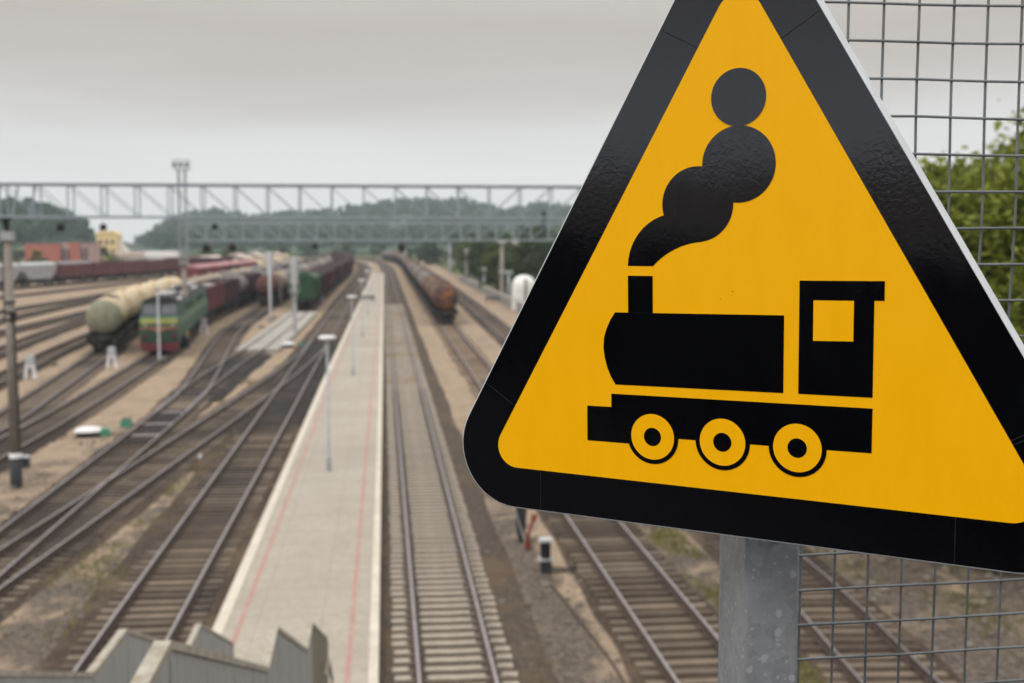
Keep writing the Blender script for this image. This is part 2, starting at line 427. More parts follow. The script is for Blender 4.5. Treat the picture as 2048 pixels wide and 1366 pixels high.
RAILP = [(-.075, 0), (-.075, .014), (-.012, .03), (-.010, .13), (-.036, .142), (-.034, .176), (.034, .176), (.036, .142), (.010, .13), (.012, .03), (.075, .014), (.075, 0)]
def rail_mesh(path, dx, z):
    mb = MB(); n = len(RAILP); pts = path.p; vs = []
    for i, p in enumerate(pts):
        d = (pts[min(i + 1, len(pts) - 1)] - pts[max(i - 1, 0)]).normalized(); x = Vector((d.y, -d.x, 0))
        for (u, h) in RAILP: vs.append(p + x * (dx + u) + Vector((0, 0, z + h)))
    mb.v = [tuple(v) for v in vs]
    for i in range(len(pts) - 1):
        for j in range(n):
            k = (j + 1) % n
            mb.f.append([i * n + j, i * n + k, (i + 1) * n + k, (i + 1) * n + j][::-1]); mb.m.append(1 if j == 5 else 0); mb.sm.append(False)
    mb.f.append(list(range(n))); mb.m.append(0); mb.sm.append(False)
    return mb
bed_n = [0]
def strip_bed(pts_l, pts_r, mats, z, name='track_bed', skirt=.35, zb=-.13):
    mb = MB(); n = len(pts_l); vs = []
    for a, b in zip(pts_l, pts_r):
        o = (a - b).normalized() * skirt * (1 + rnd.uniform(-.35, .35)); o2 = (a - b).normalized() * skirt * (1 + rnd.uniform(-.35, .35))
        vs += [a + o + Vector((0, 0, zb)), a + Vector((0, 0, z)), b + Vector((0, 0, z)), b - o2 + Vector((0, 0, zb))]
    fs = []
    for i in range(n - 1):
        for j in range(3):
            fs.append((i * 4 + j, i * 4 + j + 1, (i + 1) * 4 + j + 1, (i + 1) * 4 + j))
    mb.add(vs, fs); return structure(mb, name, mats)
def sleeper_mesh(kind):
    mb = MB()
    if kind == 'concrete':
        pr = [(-1.32, .0), (-1.32, -.13), (1.32, -.13), (1.32, .0), (1.0, .0), (.55, -.018), (-.55, -.018), (-1.0, .0)]
        mb.prism(pr, -.11, .11, lambda u, v, w: Vector((u, w, v)))
        for sx in (-1, 1):
            mb.box((sx * .795, 0, .012), (.34, .16, .02), 1)
        return mb.mesh('sleeper', [M['concrete_sleeper'], M['rail_side']])
    l = rnd.uniform(1.3, 1.42)
    mb.box((0, 0, -.065), (2 * l, .235, .13), 0)
    for sx in (-1, 1): mb.box((sx * .795, 0, .008), (.30, .15, .014), 1)
    return mb.mesh('sleeper', [M['wood_sleeper'], M['rail_side']])
SLEEP = {k: [sleeper_mesh(k) for _ in range(3)] for k in ('concrete', 'wood')}
track_i = [0]
def track(ctrl, label, kind='wood', ind=None, stuff=None, bed='bed_brown', bw=1.75, step=2.5, spacing=.56):
    """ind: (y0,y1) sleepers as single parts; stuff: (y0,y1) the rest as one part"""
    k = track_i[0]; track_i[0] += 1
    dz = .003 * k - .02
    path = Path(ctrl, step)
    c = path.at(0)[0]
    root = empty('railway_track', (c.x, c.y, 0), 0, label, 'railway track', 'railway tracks of the yard')
    inv = Matrix.Translation((-c.x, -c.y, 0))
    for dx in (-.795, .795):
        mb = rail_mesh(path, dx, .02 + dz); mb.v = [tuple(inv @ Vector(v)) for v in mb.v]
        mb.build('rail', [M['rail_side'], M['rail_top']], root)
    if ind:
        s = path.s_of_y(ind[0]); s1 = path.s_of_y(ind[1]); n = 0
        while s < s1 and n < 100:
            p, d = path.at(s)
            o = link('sleeper', rnd.choice(SLEEP[kind]), root, (p.x - c.x + rnd.uniform(-.03, .03), p.y - c.y, dz + rnd.uniform(-.006, .006)))
            o.rotation_euler = (rnd.uniform(-.01, .01), 0, math.atan2(-d.x, d.y) + rnd.uniform(-.012, .012))
            s += spacing * rnd.uniform(.96, 1.04); n += 1
    if stuff:
        s = path.s_of_y(stuff[0]); s1 = path.s_of_y(stuff[1]); mb = MB()
        while s < s1:
            p, d = path.at(s); x = Vector((d.y, -d.x, 0)); l = 1.32 if kind == 'concrete' else rnd.uniform(1.28, 1.42)
            q = p - c; q.z = 0
            mb.bar(q - x * l + Vector((0, 0, -.06 + dz)), q + x * l + Vector((0, 0, -.06 + dz)), .23, .13 + rnd.uniform(-.01, .01))
            s += spacing
        o = mb.build('sleepers', [M['concrete_sleeper' if kind == 'concrete' else 'wood_sleeper']], root); o['kind'] = 'stuff'
    if bed:
        z = -.075 + .004 * k
        strip_bed(path.offset(-bw), path.offset(bw), M[bed], z)
    return path

# ------------------------------------------------------------------ ground, platform, stairs
mb = MB(); mb.add([(-2600, -700, -.12), (2600, -700, -.12), (2600, 3200, -.12), (-2600, 3200, -.12)], [(0, 1, 2, 3)])
structure(mb, 'ground', M['ground'])

# island platform: edge lines measured along Y
PL = [(8, -4.06, -.20), (24, -4.03, -.17), (83, -3.90, -.07), (180, -3.35, .08), (269, -2.9, .2), (317, -2.55, .28)]
def plat(y, f):
    for (y0, a0, b0), (y1, a1, b1) in zip(PL, PL[1:]):
        if y <= y1: break
    t = (y - y0) / (y1 - y0); a = a0 + (a1 - a0) * t; b = b0 + (b1 - b0) * t
    return a + (b - a) * f
ys = [8 + i * (317 - 8) / 60 for i in range(61)]
def plat_strip(name, l, r, top, bot, m):
    mb = MB(); vs = []
    for y in ys:
        xl, xr = l(y), r(y); vs += [(xl, y, bot), (xl, y, top), (xr, y, top), (xr, y, bot)]
    fs = []
    for i in range(len(ys) - 1):
        for j in range(3): fs.append((i * 4 + j, i * 4 + 4 + j, i * 4 + 5 + j, i * 4 + 1 + j)[::-1])
    fs.append((0, 1, 2, 3)); e = (len(ys) - 1) * 4; fs.append((e, e + 1, e + 2, e + 3)[::-1])
    mb.add(vs, fs)
    return structure(mb, name, m)
plat_strip('platform', lambda y: plat(y, 0) + .27, lambda y: plat(y, 1) - .21, .25, -.2, M['pavers'])
plat_strip('platform_kerb', lambda y: plat(y, 0), lambda y: plat(y, 0) + .268, .262, -.2, M['kerb'])
plat_strip('platform_kerb', lambda y: plat(y, 1) - .208, lambda y: plat(y, 1), .262, -.2, M['kerb'])
for dx, fr in ((.60, 0), (-.64, 1)):
    plat_strip('platform_line', lambda y: plat(y, fr) + dx - .055, lambda y: plat(y, fr) + dx + .055, .2545, .2, M['red_line'])

# footbridge deck carrying the sign, and the stair down to the platform
mb = MB(); mb.box((-6, -.25, EYE - 1.72), (64, 3.9, .2)); structure(mb, 'footbridge_deck', M['bitumen'])
bp = empty('footbridge_parapet', (-6, -2.1, EYE - 1.62), 0, 'dark solid parapet along the rear of the footbridge', 'parapet')
mb = MB(); mb.box((0, 0, .6), (64, .08, 1.2)); mb.build('parapet_panel', M['black_paint'], bp)  # unseen parapet, added so the sign mirrors something dark below the horizon
mb = MB(); mb.box((0, 0, 1.24), (64, .14, .06)); mb.build('handrail', M['galv'], bp)

DK = EYE - 1.62
def parapet(X, prof, t, label):
    """prof: (Y, top height) down the stair; panel hangs below the top edge"""
    y0 = prof[0][0]
    root = empty('stair_parapet', (X, y0, 0), 0, label, 'stair parapet', 'sheet metal parapets of the platform stair')
    depth = 1.42
    for (ya, za), (yb, zb) in zip(prof, prof[1:]):
        mb = MB(); n = max(1, round((yb - ya) / 1.3))
        lastseg = yb == prof[-1][0]
        for i in range(n):
            a = ya + (yb - ya) * i / n; b = ya + (yb - ya) * (i + 1) / n
            ha = za + (zb - za) * i / n; hb = za + (zb - za) * (i + 1) / n
            la, lb = max(ha - depth, .26), max(hb - depth, .26)
            mb.prism([(a - y0 + .006, la), (b - y0 - .006, lb), (b - y0 - .006, hb - .03), (a - y0 + .006, ha - .03)], -t / 2, t / 2, lambda u, v, w: Vector((w, u, v)))
            # raised seam and two shallow ribs per sheet
            for q, w_ in ((0, .035),):
                yy = a + (b - a) * q; hh = ha + (hb - ha) * q; ll = la + (lb - la) * q
                mb.box((0, yy - y0 + .03, (hh + ll) / 2 - .04), (t + .007, w_, hh - ll - .12))
        pn = mb.build('sheet_panel', M['sheet_brown' if lastseg and X > -2 else 'sheet'], root)
        if lastseg and X > -2: pn['label'] = 'brown stained end panel'
        mb = MB(); mb.bar((0, ya - y0, za), (0, yb - y0, zb), .085, .045); mb.build('top_rail', M['cap_rail'], root)
    ya, za = prof[-1]
    mb = MB(); mb.box((0, ya - y0 + .03, (za + .26) / 2), (.09, .07, za - .26 + .04)); mb.build('end_post', M['galv'], root)
    return root
RP = [(1.72, 9.0), (5.35, 7.36), (5.93, 7.26), (10.72, 5.36), (11.70, 5.36), (16.04, 3.63), (17.18, 3.62), (21.46, 1.90)]
RP = [(1.72, 7.27), (5.93, 7.26), (10.72, 5.34), (11.70, 5.40), (16.04, 3.63), (17.18, 3.63), (21.46, 1.92)]
parapet(-1.12, RP, .06, 'front grey metal stair parapet with a stepped pale top rail, showing its outer side')
LP = [(1.72, 7.23), (5.9, 7.21), (11.15, 5.20), (12.62, 5.13), (16.4, 3.55), (17.55, 3.55), (21.05, 2.04)]
parapet(-2.79, LP, .06, 'rear grey metal stair parapet on the left, partly hidden behind the front one')
st = empty('platform_stair', (-1.95, 1.72, 0), 0, 'concrete stair flight going down between the two metal parapets', 'stairs')
mb = MB(); y, z = 1.72, DK
for i in range(9): mb.box((0, -.9 + .1 * i, DK - .14 - .17 * i), (1.56, .12, .2))
for (ya, za), (yb, zb) in zip(RP, RP[1:]):
    za -= 1.08; zb -= 1.08
    n = max(1, round((za - zb) / .16)) if za - zb > .3 else 1
    for i in range(n):
        a = ya + (yb - ya) * i / n; b = ya + (yb - ya) * (i + 1) / n; h = max(za + (zb - za) * (i + 1) / n, .3)
        mb.box((0, (a + b) / 2 - 1.72, h - .12), (1.56, b - a + .02, .24))
mb.build('treads', M['concrete_sleeper'], st)
hr = empty('stair_handrail', (-1.0, 18, 0), 0, 'short pale handrail on the outer foot of the stair parapet', 'handrail')
mb = MB(); mb.tube([(0, 1.0, 2.15), (0, 2.0, 2.05), (0, 3.3, 1.2)], .03, 8)
mb.build('rail_tube', M['cap_rail'], hr)
mb = MB(); mb.bar((0, 1.0, .25), (0, 1.0, 2.15), .04); mb.bar((0, 3.25, .25), (0, 3.25, 1.22), .04); mb.build('post', M['cap_rail'], hr)

# ------------------------------------------------------------------ tracks
T0 = track([(1.47, 9), (1.47, 60), (1.47, 200), (1.47, 300), (1.0, 400), (-2.5, 490), (-15, 590), (-38, 680)],
           'track on pale concrete sleepers running right beside the platform', 'concrete', (19, 73), (73, 170), 'bed_grey', 1.9, spacing=.545)
T2 = track([(6.77, 9), (6.77, 60), (6.77, 200), (6.77, 300), (6.8, 410), (4.0, 480), (-7, 560), (-24, 640), (-50, 700)],
           'wooden sleeper track below the sign, leading to the rusty tank wagons', 'wood', (18, 58), None, None)
strip_bed(T2.offset(-1.3, None, 49), T2.offset(1.3, None, 49), M['bed_brown'], -.10)
strip_bed(T2.offset(-1.15, 48.5, None), T2.offset(1.15, 48.5, None), M['bed_sand'], -.085)
T1 = track([(10.0, 12), (10.56, 22.5), (11.1, 30), (11.6, 60), (11.85, 105), (12.5, 179), (13, 300), (12, 420), (4, 530), (-14, 620)],
           'wooden sleeper track behind the galvanised post, farthest right', 'wood', (18, 50), (50, 170), 'bed_brown', 1.3)
TM = track([(-5.78, 9), (-5.78, 30), (-5.70, 60), (-5.66, 110), (-5.5, 200), (-5.3, 300), (-6.3, 400), (-11, 490), (-24, 590), (-46, 680)],
           'track on dark oily wooden sleepers along the left platform edge', 'wood', (22, 76), (76, 180), 'bed_brown', 1.65)
TA = track([(-11.25, 18), (-11.25, 40), (-11.25, 62), (-11.3, 70), (-11.8, 77.5), (-12.6, 87.5), (-13.4, 97), (-14.6, 112), (-15.3, 124), (-15.7, 142), (-15.9, 166), (-15.6, 230), (-15, 320), (-22, 450), (-40, 560)],
           'track curving off left through the turnout towards the brown tank wagon', 'wood', (30, 84), (84, 170), 'bed_brown', 1.12)
TB = track([(-12.2, 18), (-11.35, 25.5), (-10.85, 31.5), (-9.5, 47), (-7.7, 68), (-6.6, 82), (-5.9, 96), (-5.68, 108)],
           'diagonal crossover track linking the platform edge track with the next one', 'wood', (30, 84), None, 'bed_brown', 1.3)
TC = track([(-11.27, 63), (-11.45, 72), (-11.3, 82), (-11.1, 91), (-10.75, 99), (-10.45, 121), (-10.28, 153), (-10.1, 218), (-9.7, 320), (-13, 430), (-24, 530), (-45, 620)],
           'track through the pale concrete crossing towards the green wagon', 'wood', None, (66, 98), 'bed_brown', 1.05)
TL = track([(-16.9, 26), (-16.75, 53), (-16.75, 63), (-17.1, 77), (-17.85, 97), (-18.75, 110), (-20.05, 127), (-20.3, 170), (-19.2, 250), (-19, 330), (-26, 450)],
           'track in front of the green locomotive', 'wood', None, (40, 150), 'bed_brown', 1.02)
TT = track([(-18.4, 38), (-19.24, 62.7), (-19.84, 69), (-20.7, 78.5), (-22.75, 99), (-24.5, 112), (-26.0, 130), (-27.0, 150), (-27.3, 200), (-25, 300), (-30, 430)],
           'track in front of the cream tank wagons', 'wood', None, (50, 150), 'bed_brown', 1.02)
far_tracks = [
    ([(-24.6, 60), (-25.3, 80.7), (-26.9, 100), (-28.3, 125), (-30.4, 160), (-31, 210), (-29, 320)], 'yard track beside the cream tank wagons on their left'),
    ([(-30, 85), (-31.4, 100), (-33, 121), (-34, 145), (-34.3, 190), (-33, 210), (-27.5, 300), (-28, 420)], 'empty yard track second left of the cream tank wagons'),
    ([(-38, 95), (-37.5, 120), (-37.2, 150), (-36.8, 215), (-32, 320), (-33, 430)], 'empty yard track third left of the cream tank wagons'),
    ([(-41.5, 110), (-43, 137), (-43.5, 165), (-42.5, 220), (-37, 330), (-37, 440)], 'empty yard track fourth left of the cream tank wagons'),
    ([(-49.5, 135), (-48.2, 162), (-46.6, 191), (-45.6, 238), (-41, 330), (-40, 470)], 'empty yard track fifth left of the cream tank wagons'),
    ([(-65, 160), (-60, 195), (-56.5, 225), (-51.8, 270), (-46, 340), (-44, 480)], 'empty yard track in front of the row of dark red wagons')]
FT = [track(c, l, 'wood', None, None, 'bed_brown', 1.0, 4) for c, l in far_tracks]
TR = track([(-92, 150), (-80, 190), (-69.4, 233), (-62.9, 262), (-56.6, 295), (-50, 360), (-47, 470)],
           'outermost yard track under the far row of dark red wagons', 'wood', None, None, 'bed_brown', 1.6, 4)
# black oily ballast of the turnouts
strip_bed(TC.offset(-1.25, 66, 97), TC.offset(1.7, 66, 97), M['bed_oily'], .006, zb=-.09, name='oily_ballast')
strip_bed(TM.offset(-1.3, 58, 108), TM.offset(1.35, 58, 108), M['bed_oily'], -.001, zb=-.09, name='oily_ballast')
strip_bed(TA.offset(-.7, 54, 66), TA.offset(.7, 54, 66), M['bed_oily'], .002, zb=-.09, name='oily_ballast')
# pale concrete crossing panels
def slab(path, a, b, y0, y1, z, name):
    l, r = path.offset(a, y0, y1), path.offset(b, y0, y1); mb = MB(); vs = []
    for p, q in zip(l, r): vs += [p + Vector((0, 0, -.1)), p + Vector((0, 0, z)), q + Vector((0, 0, z)), q + Vector((0, 0, -.1))]
    n = len(l); fs = [(i * 4 + j, i * 4 + j + 1, i * 4 + 5 + j, i * 4 + 4 + j) for i in range(n - 1) for j in range(3)]
    fs += [(0, 1, 2, 3), (n * 4 - 4, n * 4 - 3, n * 4 - 2, n * 4 - 1)]
    mb.add(vs, fs); structure(mb, name, M['crossing'])
slab(TC, -.66, .66, 99, 150, .17, 'pavement')
slab(TC, .93, 2.0, 99, 150, .165, 'pavement')
slab(TC, -1.55, -.95, 99, 150, .16, 'pavement')

# ------------------------------------------------------------------ rolling stock
def wheel_mesh():
    mb = MB(); mb.lathe([(0, -.07), (.47, -.07), (.5, -.04), (.47, .0), (.47, .06), (.12, .08), (0, .08)], axis='X', n=20, mi=0, smooth=False); return mb.mesh('wheel', M['wheel_steel'])
WHEEL = wheel_mesh()
def bogie(parts_wheels):
    mb = MB()
    for sx in (-1, 1):
        mb.prism([(-1.3, .62), (-1.15, .78), (-.5, .80), (-.3, .62), (.3, .62), (.5, .80), (1.15, .78), (1.3, .62), (1.15, .42), (.75, .42), (.45, .30), (-.45, .30), (-.75, .42), (-1.15, .42)], -.08, .08, lambda u, v, w: Vector((sx * 1.02 + w, u, v)))
    mb.box((0, 0, .72), (2.0, .45, .3))
    for y in (-.93, .93): mb.bar((-.78, y, .5), (.78, y, .5), .12)
    if not parts_wheels:
        for y in (-.93, .93):
            for sx in (-1, 1):
                mb.lathe([(0, -.07), (.48, -.07), (.48, .06), (0, .08)], c=(sx * .78, y, .5), axis='X', n=14, mi=1, smooth=False)
    me = mb.mesh('bogie', [M['wagon_black'], M['wheel_steel']])
    subs = [('wheel', WHEEL, (sx * .78, y, .5), 0) for y in (-.93, .93) for sx in (-1, 1)] if parts_wheels else []
    return me, subs
BOG_D, BOG_SUB = bogie(True); BOG_S, _ = bogie(False)
def bogies(L, detail):
    me, sub = (BOG_D, BOG_SUB) if detail else (BOG_S, [])
    return [('bogie', me, (0, y, 0), 0, sub) for y in (-L, L)]
def frame_mesh(L, w=2.7, m='wagon_black'):
    mb = MB(); mb.box((0, 0, 1.08), (.5, L, .34))
    for y in (-L / 2 + .06, L / 2 - .06): mb.box((0, y, 1.12), (w, .14, .36))
    for sx in (-1, 1): mb.box((sx * (w / 2 - .06), 0, 1.2), (.1, L - .3, .2))
    for y in (-L * .3, L * .3): mb.box((0, y, 1.14), (w - .2, .4, .28))
    mb.box((0, 0, .70), (1.9, L * .40, .42))
    return mb.mesh('underframe', M[m])
def coupler_mesh():
    mb = MB(); mb.box((0, .22, 1.04), (.16, .55, .2)); mb.prism([(-.2, .45), (.2, .45), (.24, .72), (.06, .78), (-.04, .62), (-.22, .76)], .92, 1.2, lambda u, v, w: Vector((u, v, w)))
    return mb.mesh('coupler', M['wheel_steel'])
COUP = coupler_mesh()
def couplers(L): return [('coupler', COUP, (0, L / 2, 0), 0), ('coupler', COUP, (0, -L / 2, 0), PI)]
def tank_proto(body, end, detail, strap='wagon_black'):
    L = 9.7; r = 1.42; zc = 2.78
    mb = MB()
    prof = [(0, -L / 2 - .42), (.5, -L / 2 - .38), (.95, -L / 2 - .26), (1.25, -L / 2 - .11), (1.37, -L / 2 + .02), (r, -L / 2 + .1)]
    ne = len(prof)
    prof += [(r, -L / 4), (r, 0), (r, L / 4), (r, L / 2 - .1), (1.37, L / 2 - .02), (1.25, L / 2 + .11), (.95, L / 2 + .26), (.5, L / 2 + .38), (0, L / 2 + .42)]
    mis = [1] * (ne - 1) + [0] * 4 + [1] * (len(prof) - 1 - (ne - 1) - 4)
    mb.lathe(prof, (0, 0, zc), 'Y', 36, 0, True, mis)
    for y in (-L / 4, 0, L / 4): mb.lathe([(r, y - .05), (r + .012, y - .045), (r + .012, y + .045), (r, y + .05)], (0, 0, zc), 'Y', 36, 0, False)
    parts = [('tank', mb.mesh('tank', [M[body], M[end]]))]
    mb = MB(); mb.lathe([(.42, 1.3), (.42, 1.52), (.46, 1.54), (.46, 1.58), (.2, 1.62), (0, 1.63)], (0, 0, zc), 'Z', 18, 0, False)
    parts.append(('dome', mb.mesh('dome', M[body])))
    for y in (-L / 2 + 1.2, L / 2 - 1.2):
        mb = MB()
        for sx in (-1, 1):
            mb.bar((sx * 1.15, y, 1.2), (sx * (r + .03), y, zc), .09, .03, up=(0, 1, 0)) 
        mb.box((0, y, 1.34), (2.36, .5, .3))
        parts.append(('saddle', mb.mesh('saddle', M[strap])))
    if detail:
        mb = MB()
        for sx in (-1, 1):
            for y in (-.25, .25): mb.bar((sx * 1.5, y, 1.1), (sx * .75, y, 4.35), .04)
            for k in range(9): 
                t = k / 9; mb.bar((sx * (1.5 - .75 * t), -.25, 1.1 + 3.25 * t), (sx * (1.5 - .75 * t), .25, 1.1 + 3.25 * t), .03)
        mb.box((0, 0, 4.32), (1.4, 2.2, .04))
        parts.append(('ladder', mb.mesh('ladder', M[strap])))
    parts.append(('underframe', frame_mesh(11.6)))
    return parts + couplers(11.6) + bogies(3.9, detail)
def gondola_proto(body, load=None, detail=False, top=3.9, L=12.9, roof=None):
    w = 3.08; mb = MB(); z0 = 1.38
    for sx in (-1, 1): mb.box((sx * (w / 2 - .04), 0, (z0 + top) / 2), (.08, L, top - z0))
    for sy in (-1, 1): mb.box((0, sy * (L / 2 - .04), (z0 + top) / 2), (w - .16, .08, top - z0))
    mb.box((0, 0, z0 + .05), (w - .16, L - .16, .1))
    for i in range(9):
        y = -L / 2 + .12 + i * (L - .24) / 8
        for sx in (-1, 1): mb.box((sx * (w / 2 + .05), y, (z0 + top) / 2), (.1, .14, top - z0 - .1))
    for i in range(4):
        x = -w / 2 + .3 + i * (w - .6) / 3
        for sy in (-1, 1): mb.box((x, sy * (L / 2 + .045), (z0 + top) / 2), (.14, .09, top - z0 - .1))
    for sx in (-1, 1): mb.box((sx * (w / 2 + .02), 0, top + .04), (.18, L + .1, .1))
    for sy in (-1, 1): mb.box((0, sy * (L / 2 + .02), top + .04), (w - .16, .16, .1))
    parts = [('body', mb.mesh('body', M[body]))]
    if load:
        mb = MB(); nx, ny = 6, 14; vs = []
        for j in range(ny + 1):
            for i in range(nx + 1):
                u, v = i / nx, j / ny; h = top - .35 + .45 * math.sin(PI * u) * (.75 + .25 * math.sin(v * 18)) * min(1, 6 * v, 6 * (1 - v)) + rnd.uniform(-.05, .05)
                vs.append(((u - .5) * (w - .18), (v - .5) * (L - .18), h))
        mb.add(vs, [(j * (nx + 1) + i, j * (nx + 1) + i + 1, (j + 1) * (nx + 1) + i + 1, (j + 1) * (nx + 1) + i) for j in range(ny) for i in range(nx)], 0, True)
        parts.append(('load', mb.mesh('load', M[load])))
    if roof:
        mb = MB(); pr = [(-w / 2 - .06, top + .09), (-w / 2 + .3, top + .38), (-.5, top + .62), (.5, top + .62), (w / 2 - .3, top + .38), (w / 2 + .06, top + .09)]
        mb.prism(pr, -L / 2 - .05, L / 2 + .05, lambda u, v, ww: Vector((u, ww, v)))
        for i in range(10): mb.box((0, -L / 2 + .7 + i * (L - 1.4) / 9, top + .63), (1.0, .08, .05))
        parts.append(('roof', mb.mesh('roof', M[roof])))
        for sx in (-1, 1):
            mb = MB(); mb.box((sx * (w / 2 + .11), 0, (z0 + top) / 2), (.05, 2.1, top - z0 - .25))
            parts.append(('sliding_door', mb.mesh('sliding_door', M[body])))
    parts.append(('underframe', frame_mesh(L)))
    return parts + couplers(L) + bogies(L * .33, detail)
def hopper_proto(body, roof):
    """covered hopper: sloping ends, pitched roof"""
    w, L, top, z0 = 3.0, 12.4, 4.1, 1.9; mb = MB()
    mb.prism([(-L / 2, 2.9), (-L / 2 + 1.9, 1.35), (L / 2 - 1.9, 1.35), (L / 2, 2.9), (L / 2, top), (-L / 2, top)], -w / 2, w / 2, lambda u, v, x: Vector((x, u, v)))
    for i in range(8):
        y = -L / 2 + .2 + i * (L - .4) / 7
        for sx in (-1, 1): mb.box((sx * (w / 2 + .04), y, (top + 2.6) / 2), (.08, .12, top - 2.6))
    parts = [('body', mb.mesh('body', M[body]))]
    mb = MB(); mb.prism([(-w / 2 - .05, top), (-.7, top + .42), (.7, top + .42), (w / 2 + .05, top)], -L / 2 - .05, L / 2 + .05, lambda u, v, ww: Vector((u, ww, v)))
    for i in range(4): mb.box((0, -4.2 + 2.8 * i, top + .46), (.7, .9, .1))
    parts.append(('roof', mb.mesh('roof', M[roof])))
    parts.append(('underframe', frame_mesh(L + .6)))
    return parts + couplers(L + .6) + bogies(4.3, False)

ORD = 'first second third fourth fifth sixth seventh eighth ninth tenth eleventh twelfth thirteenth fourteenth fifteenth sixteenth seventeenth eighteenth nineteenth twentieth twenty-first twenty-second twenty-third twenty-fourth twenty-fifth twenty-sixth twenty-seventh twenty-eighth twenty-ninth thirtieth thirty-first thirty-second thirty-third thirty-fourth thirty-fifth'.split()
def train(path, y0, items, group):
    """items: (proto, length, name, category, label); the first stands with its near end at y0"""
    s = path.s_of_y(y0)
    for (proto, L, name, cat, label) in items:
        p, d = path.at(s + L / 2)
        if s + L > path.L[-1]: break
        instance(proto, name, (p.x, p.y, RT), math.atan2(-d.x, d.y), label, cat, group)
        s += L
TK = {k: tank_proto(*a) for k, a in dict(cream0=('cream', 'olive', True), cream=('cream', 'cream', False), beige=('beige_tank', 'beige_tank', False),
      rust0=('rust_tank', 'rust_end', True), rust=('rust_tank', 'rust_tank', False), grey=('grey_tank', 'grey_tank', False), brown=('brown_red', 'brown_red', False),
      rustgrey=('grey_tank', 'rust_tank', False), pale=('wagon_grey', 'wagon_grey', False)).items()}
GD = dict(maroon0=gondola_proto('maroon', 'soil_wall', True), maroon=gondola_proto('maroon', 'wagon_black'), dark=gondola_proto('dark_maroon', 'wagon_black'),
          darkload=gondola_proto('dark_maroon', 'soil_wall'), red=gondola_proto('bright_maroon', None, False, 4.0, 13.5, 'maroon_roof'),
          mroof=gondola_proto('maroon', None, False, 3.9, 13.5, 'roof_grey'), green=gondola_proto('wagon_green', None, True, 3.95, 13.2, 'wagon_green'),
          pinkroof=gondola_proto('dark_maroon', None, False, 4.0, 13.5, 'maroon_roof'), beigeroof=gondola_proto('dark_maroon', None, False, 4.0, 13.5, 'plaster'))
HP = dict(grey=hopper_proto('wagon_grey', 'pale_metal'), maroon=hopper_proto('maroon', 'maroon'))
TKL, GDL = 12.3, 14.2
# right hand tank train on T2
its = []
seq = ['rust0', 'rust', 'rust', 'rustgrey', 'grey', 'rust', 'grey', 'rustgrey', 'rust', 'grey']
desc = {'rust0': 'rusty orange brown', 'rust': 'rusty brown', 'rustgrey': 'grey brown rust-ended', 'grey': 'dark grey'}
for i in range(31):
    k = seq[i] if i < len(seq) else rnd.choice(['rust', 'grey', 'rustgrey'])
    its.append((TK[k], TKL, 'tank_wagon', 'tank wagon', ('leading rusty tank wagon with orange patches on its dark end, right of the platform' if i == 0 else
                f'{desc[k]} tank wagon, {ORD[i]} of the tank train right of the platform')))
train(T2, 127, its, 'tank train right of the platform')
# cream tanks
train(TT, 97.5, [(TK['cream0' if i == 0 else 'cream'], TKL, 'tank_wagon', 'tank wagon',
      ['leading cream tank wagon with olive end, beside the green locomotive', 'cream tank wagon directly behind the leading olive-ended one', 'cream tank wagon in the middle of the cream row',
       'cream tank wagon second from the far end of the cream row', 'cream tank wagon at the far end of the cream row'][i]) for i in range(5)], 'row of cream tank wagons')
# long dark train behind the green wagon
its = [(GD['green'], GDL, 'boxcar', 'goods wagon', 'dark green wagon heading the long dark red train behind the signal masts')]
for i in range(1, 25):
    k = 'dark' if i % 3 else 'maroon'
    its.append((GD[k], GDL, 'gondola_wagon', 'goods wagon', f'dark red open wagon, {ORD[i - 1]} behind the green wagon in the long train'))
train(TC, 153.5, its, 'long dark red goods train')
# brown tank train on TA
its = []
for i in range(14):
    k = 'brown' if i == 0 else ('beige' if i % 4 == 1 else 'grey')
    its.append((TK[k], TKL, 'tank_wagon', 'tank wagon', 'brown red tank wagon standing first on its track behind the signal masts' if i == 0 else
                f"{'beige' if k == 'beige' else 'dark grey'} tank wagon, {ORD[i - 1]} behind the brown red one"))
train(TA, 163, its, 'tank train behind the signal masts')
# beige tanks behind the locomotive's train
TE = Path([(-24.0, 130), (-24.0, 170), (-22.9, 250), (-22.5, 330), (-29, 430)], 4)
for nm in ('x',):
    pass
train(TE, 150, [(TK['beige' if i % 3 != 2 else 'grey'], TKL, 'tank_wagon', 'tank wagon', f"{'beige' if i % 3 != 2 else 'dark grey'} tank wagon, {ORD[i]} in the row beyond the locomotive's train") for i in range(14)], 'beige tank wagons beyond the locomotive')
# rows on the far yard tracks
its = []
for i in range(10):
    if i < 4: its.append((GD['red'], 14.8, 'boxcar', 'goods wagon', f'bright red covered wagon with pink roof, {ORD[i]} of its row'))
    else: its.append((TK['cream' if i % 3 == 1 else 'beige'], TKL, 'tank_wagon', 'tank wagon', f"{'cream' if i % 3 == 1 else 'beige'} tank wagon, {ORD[i - 4]} behind the bright red covered wagons"))
train(FT[1], 207, its, 'row of red covered wagons')
train(FT[2], 258, [(TK['cream' if i % 2 else 'beige'], TKL, 'tank_wagon', 'tank wagon', f"{'cream' if i % 2 else 'beige'} tank wagon, {ORD[i]} in the row behind the red covered wagons") for i in range(12)], 'tank wagons behind the red covered wagons')
train(FT[3], 300, [(GD['beigeroof' if i % 2 else 'darkload'], 14.8, 'boxcar', 'goods wagon', f"{'beige roofed dark' if i % 2 else 'loaded dark red'} wagon, {ORD[i]} of the row with alternating roofs") for i in range(9)], 'row of wagons with alternating roofs')
train(FT[4], 335, [(GD['dark'], GDL, 'gondola_wagon', 'goods wagon', f'dark purple open wagon, {ORD[i]} of the row before the white roofed shed') for i in range(9)], 'dark purple wagons before the shed')
its = []
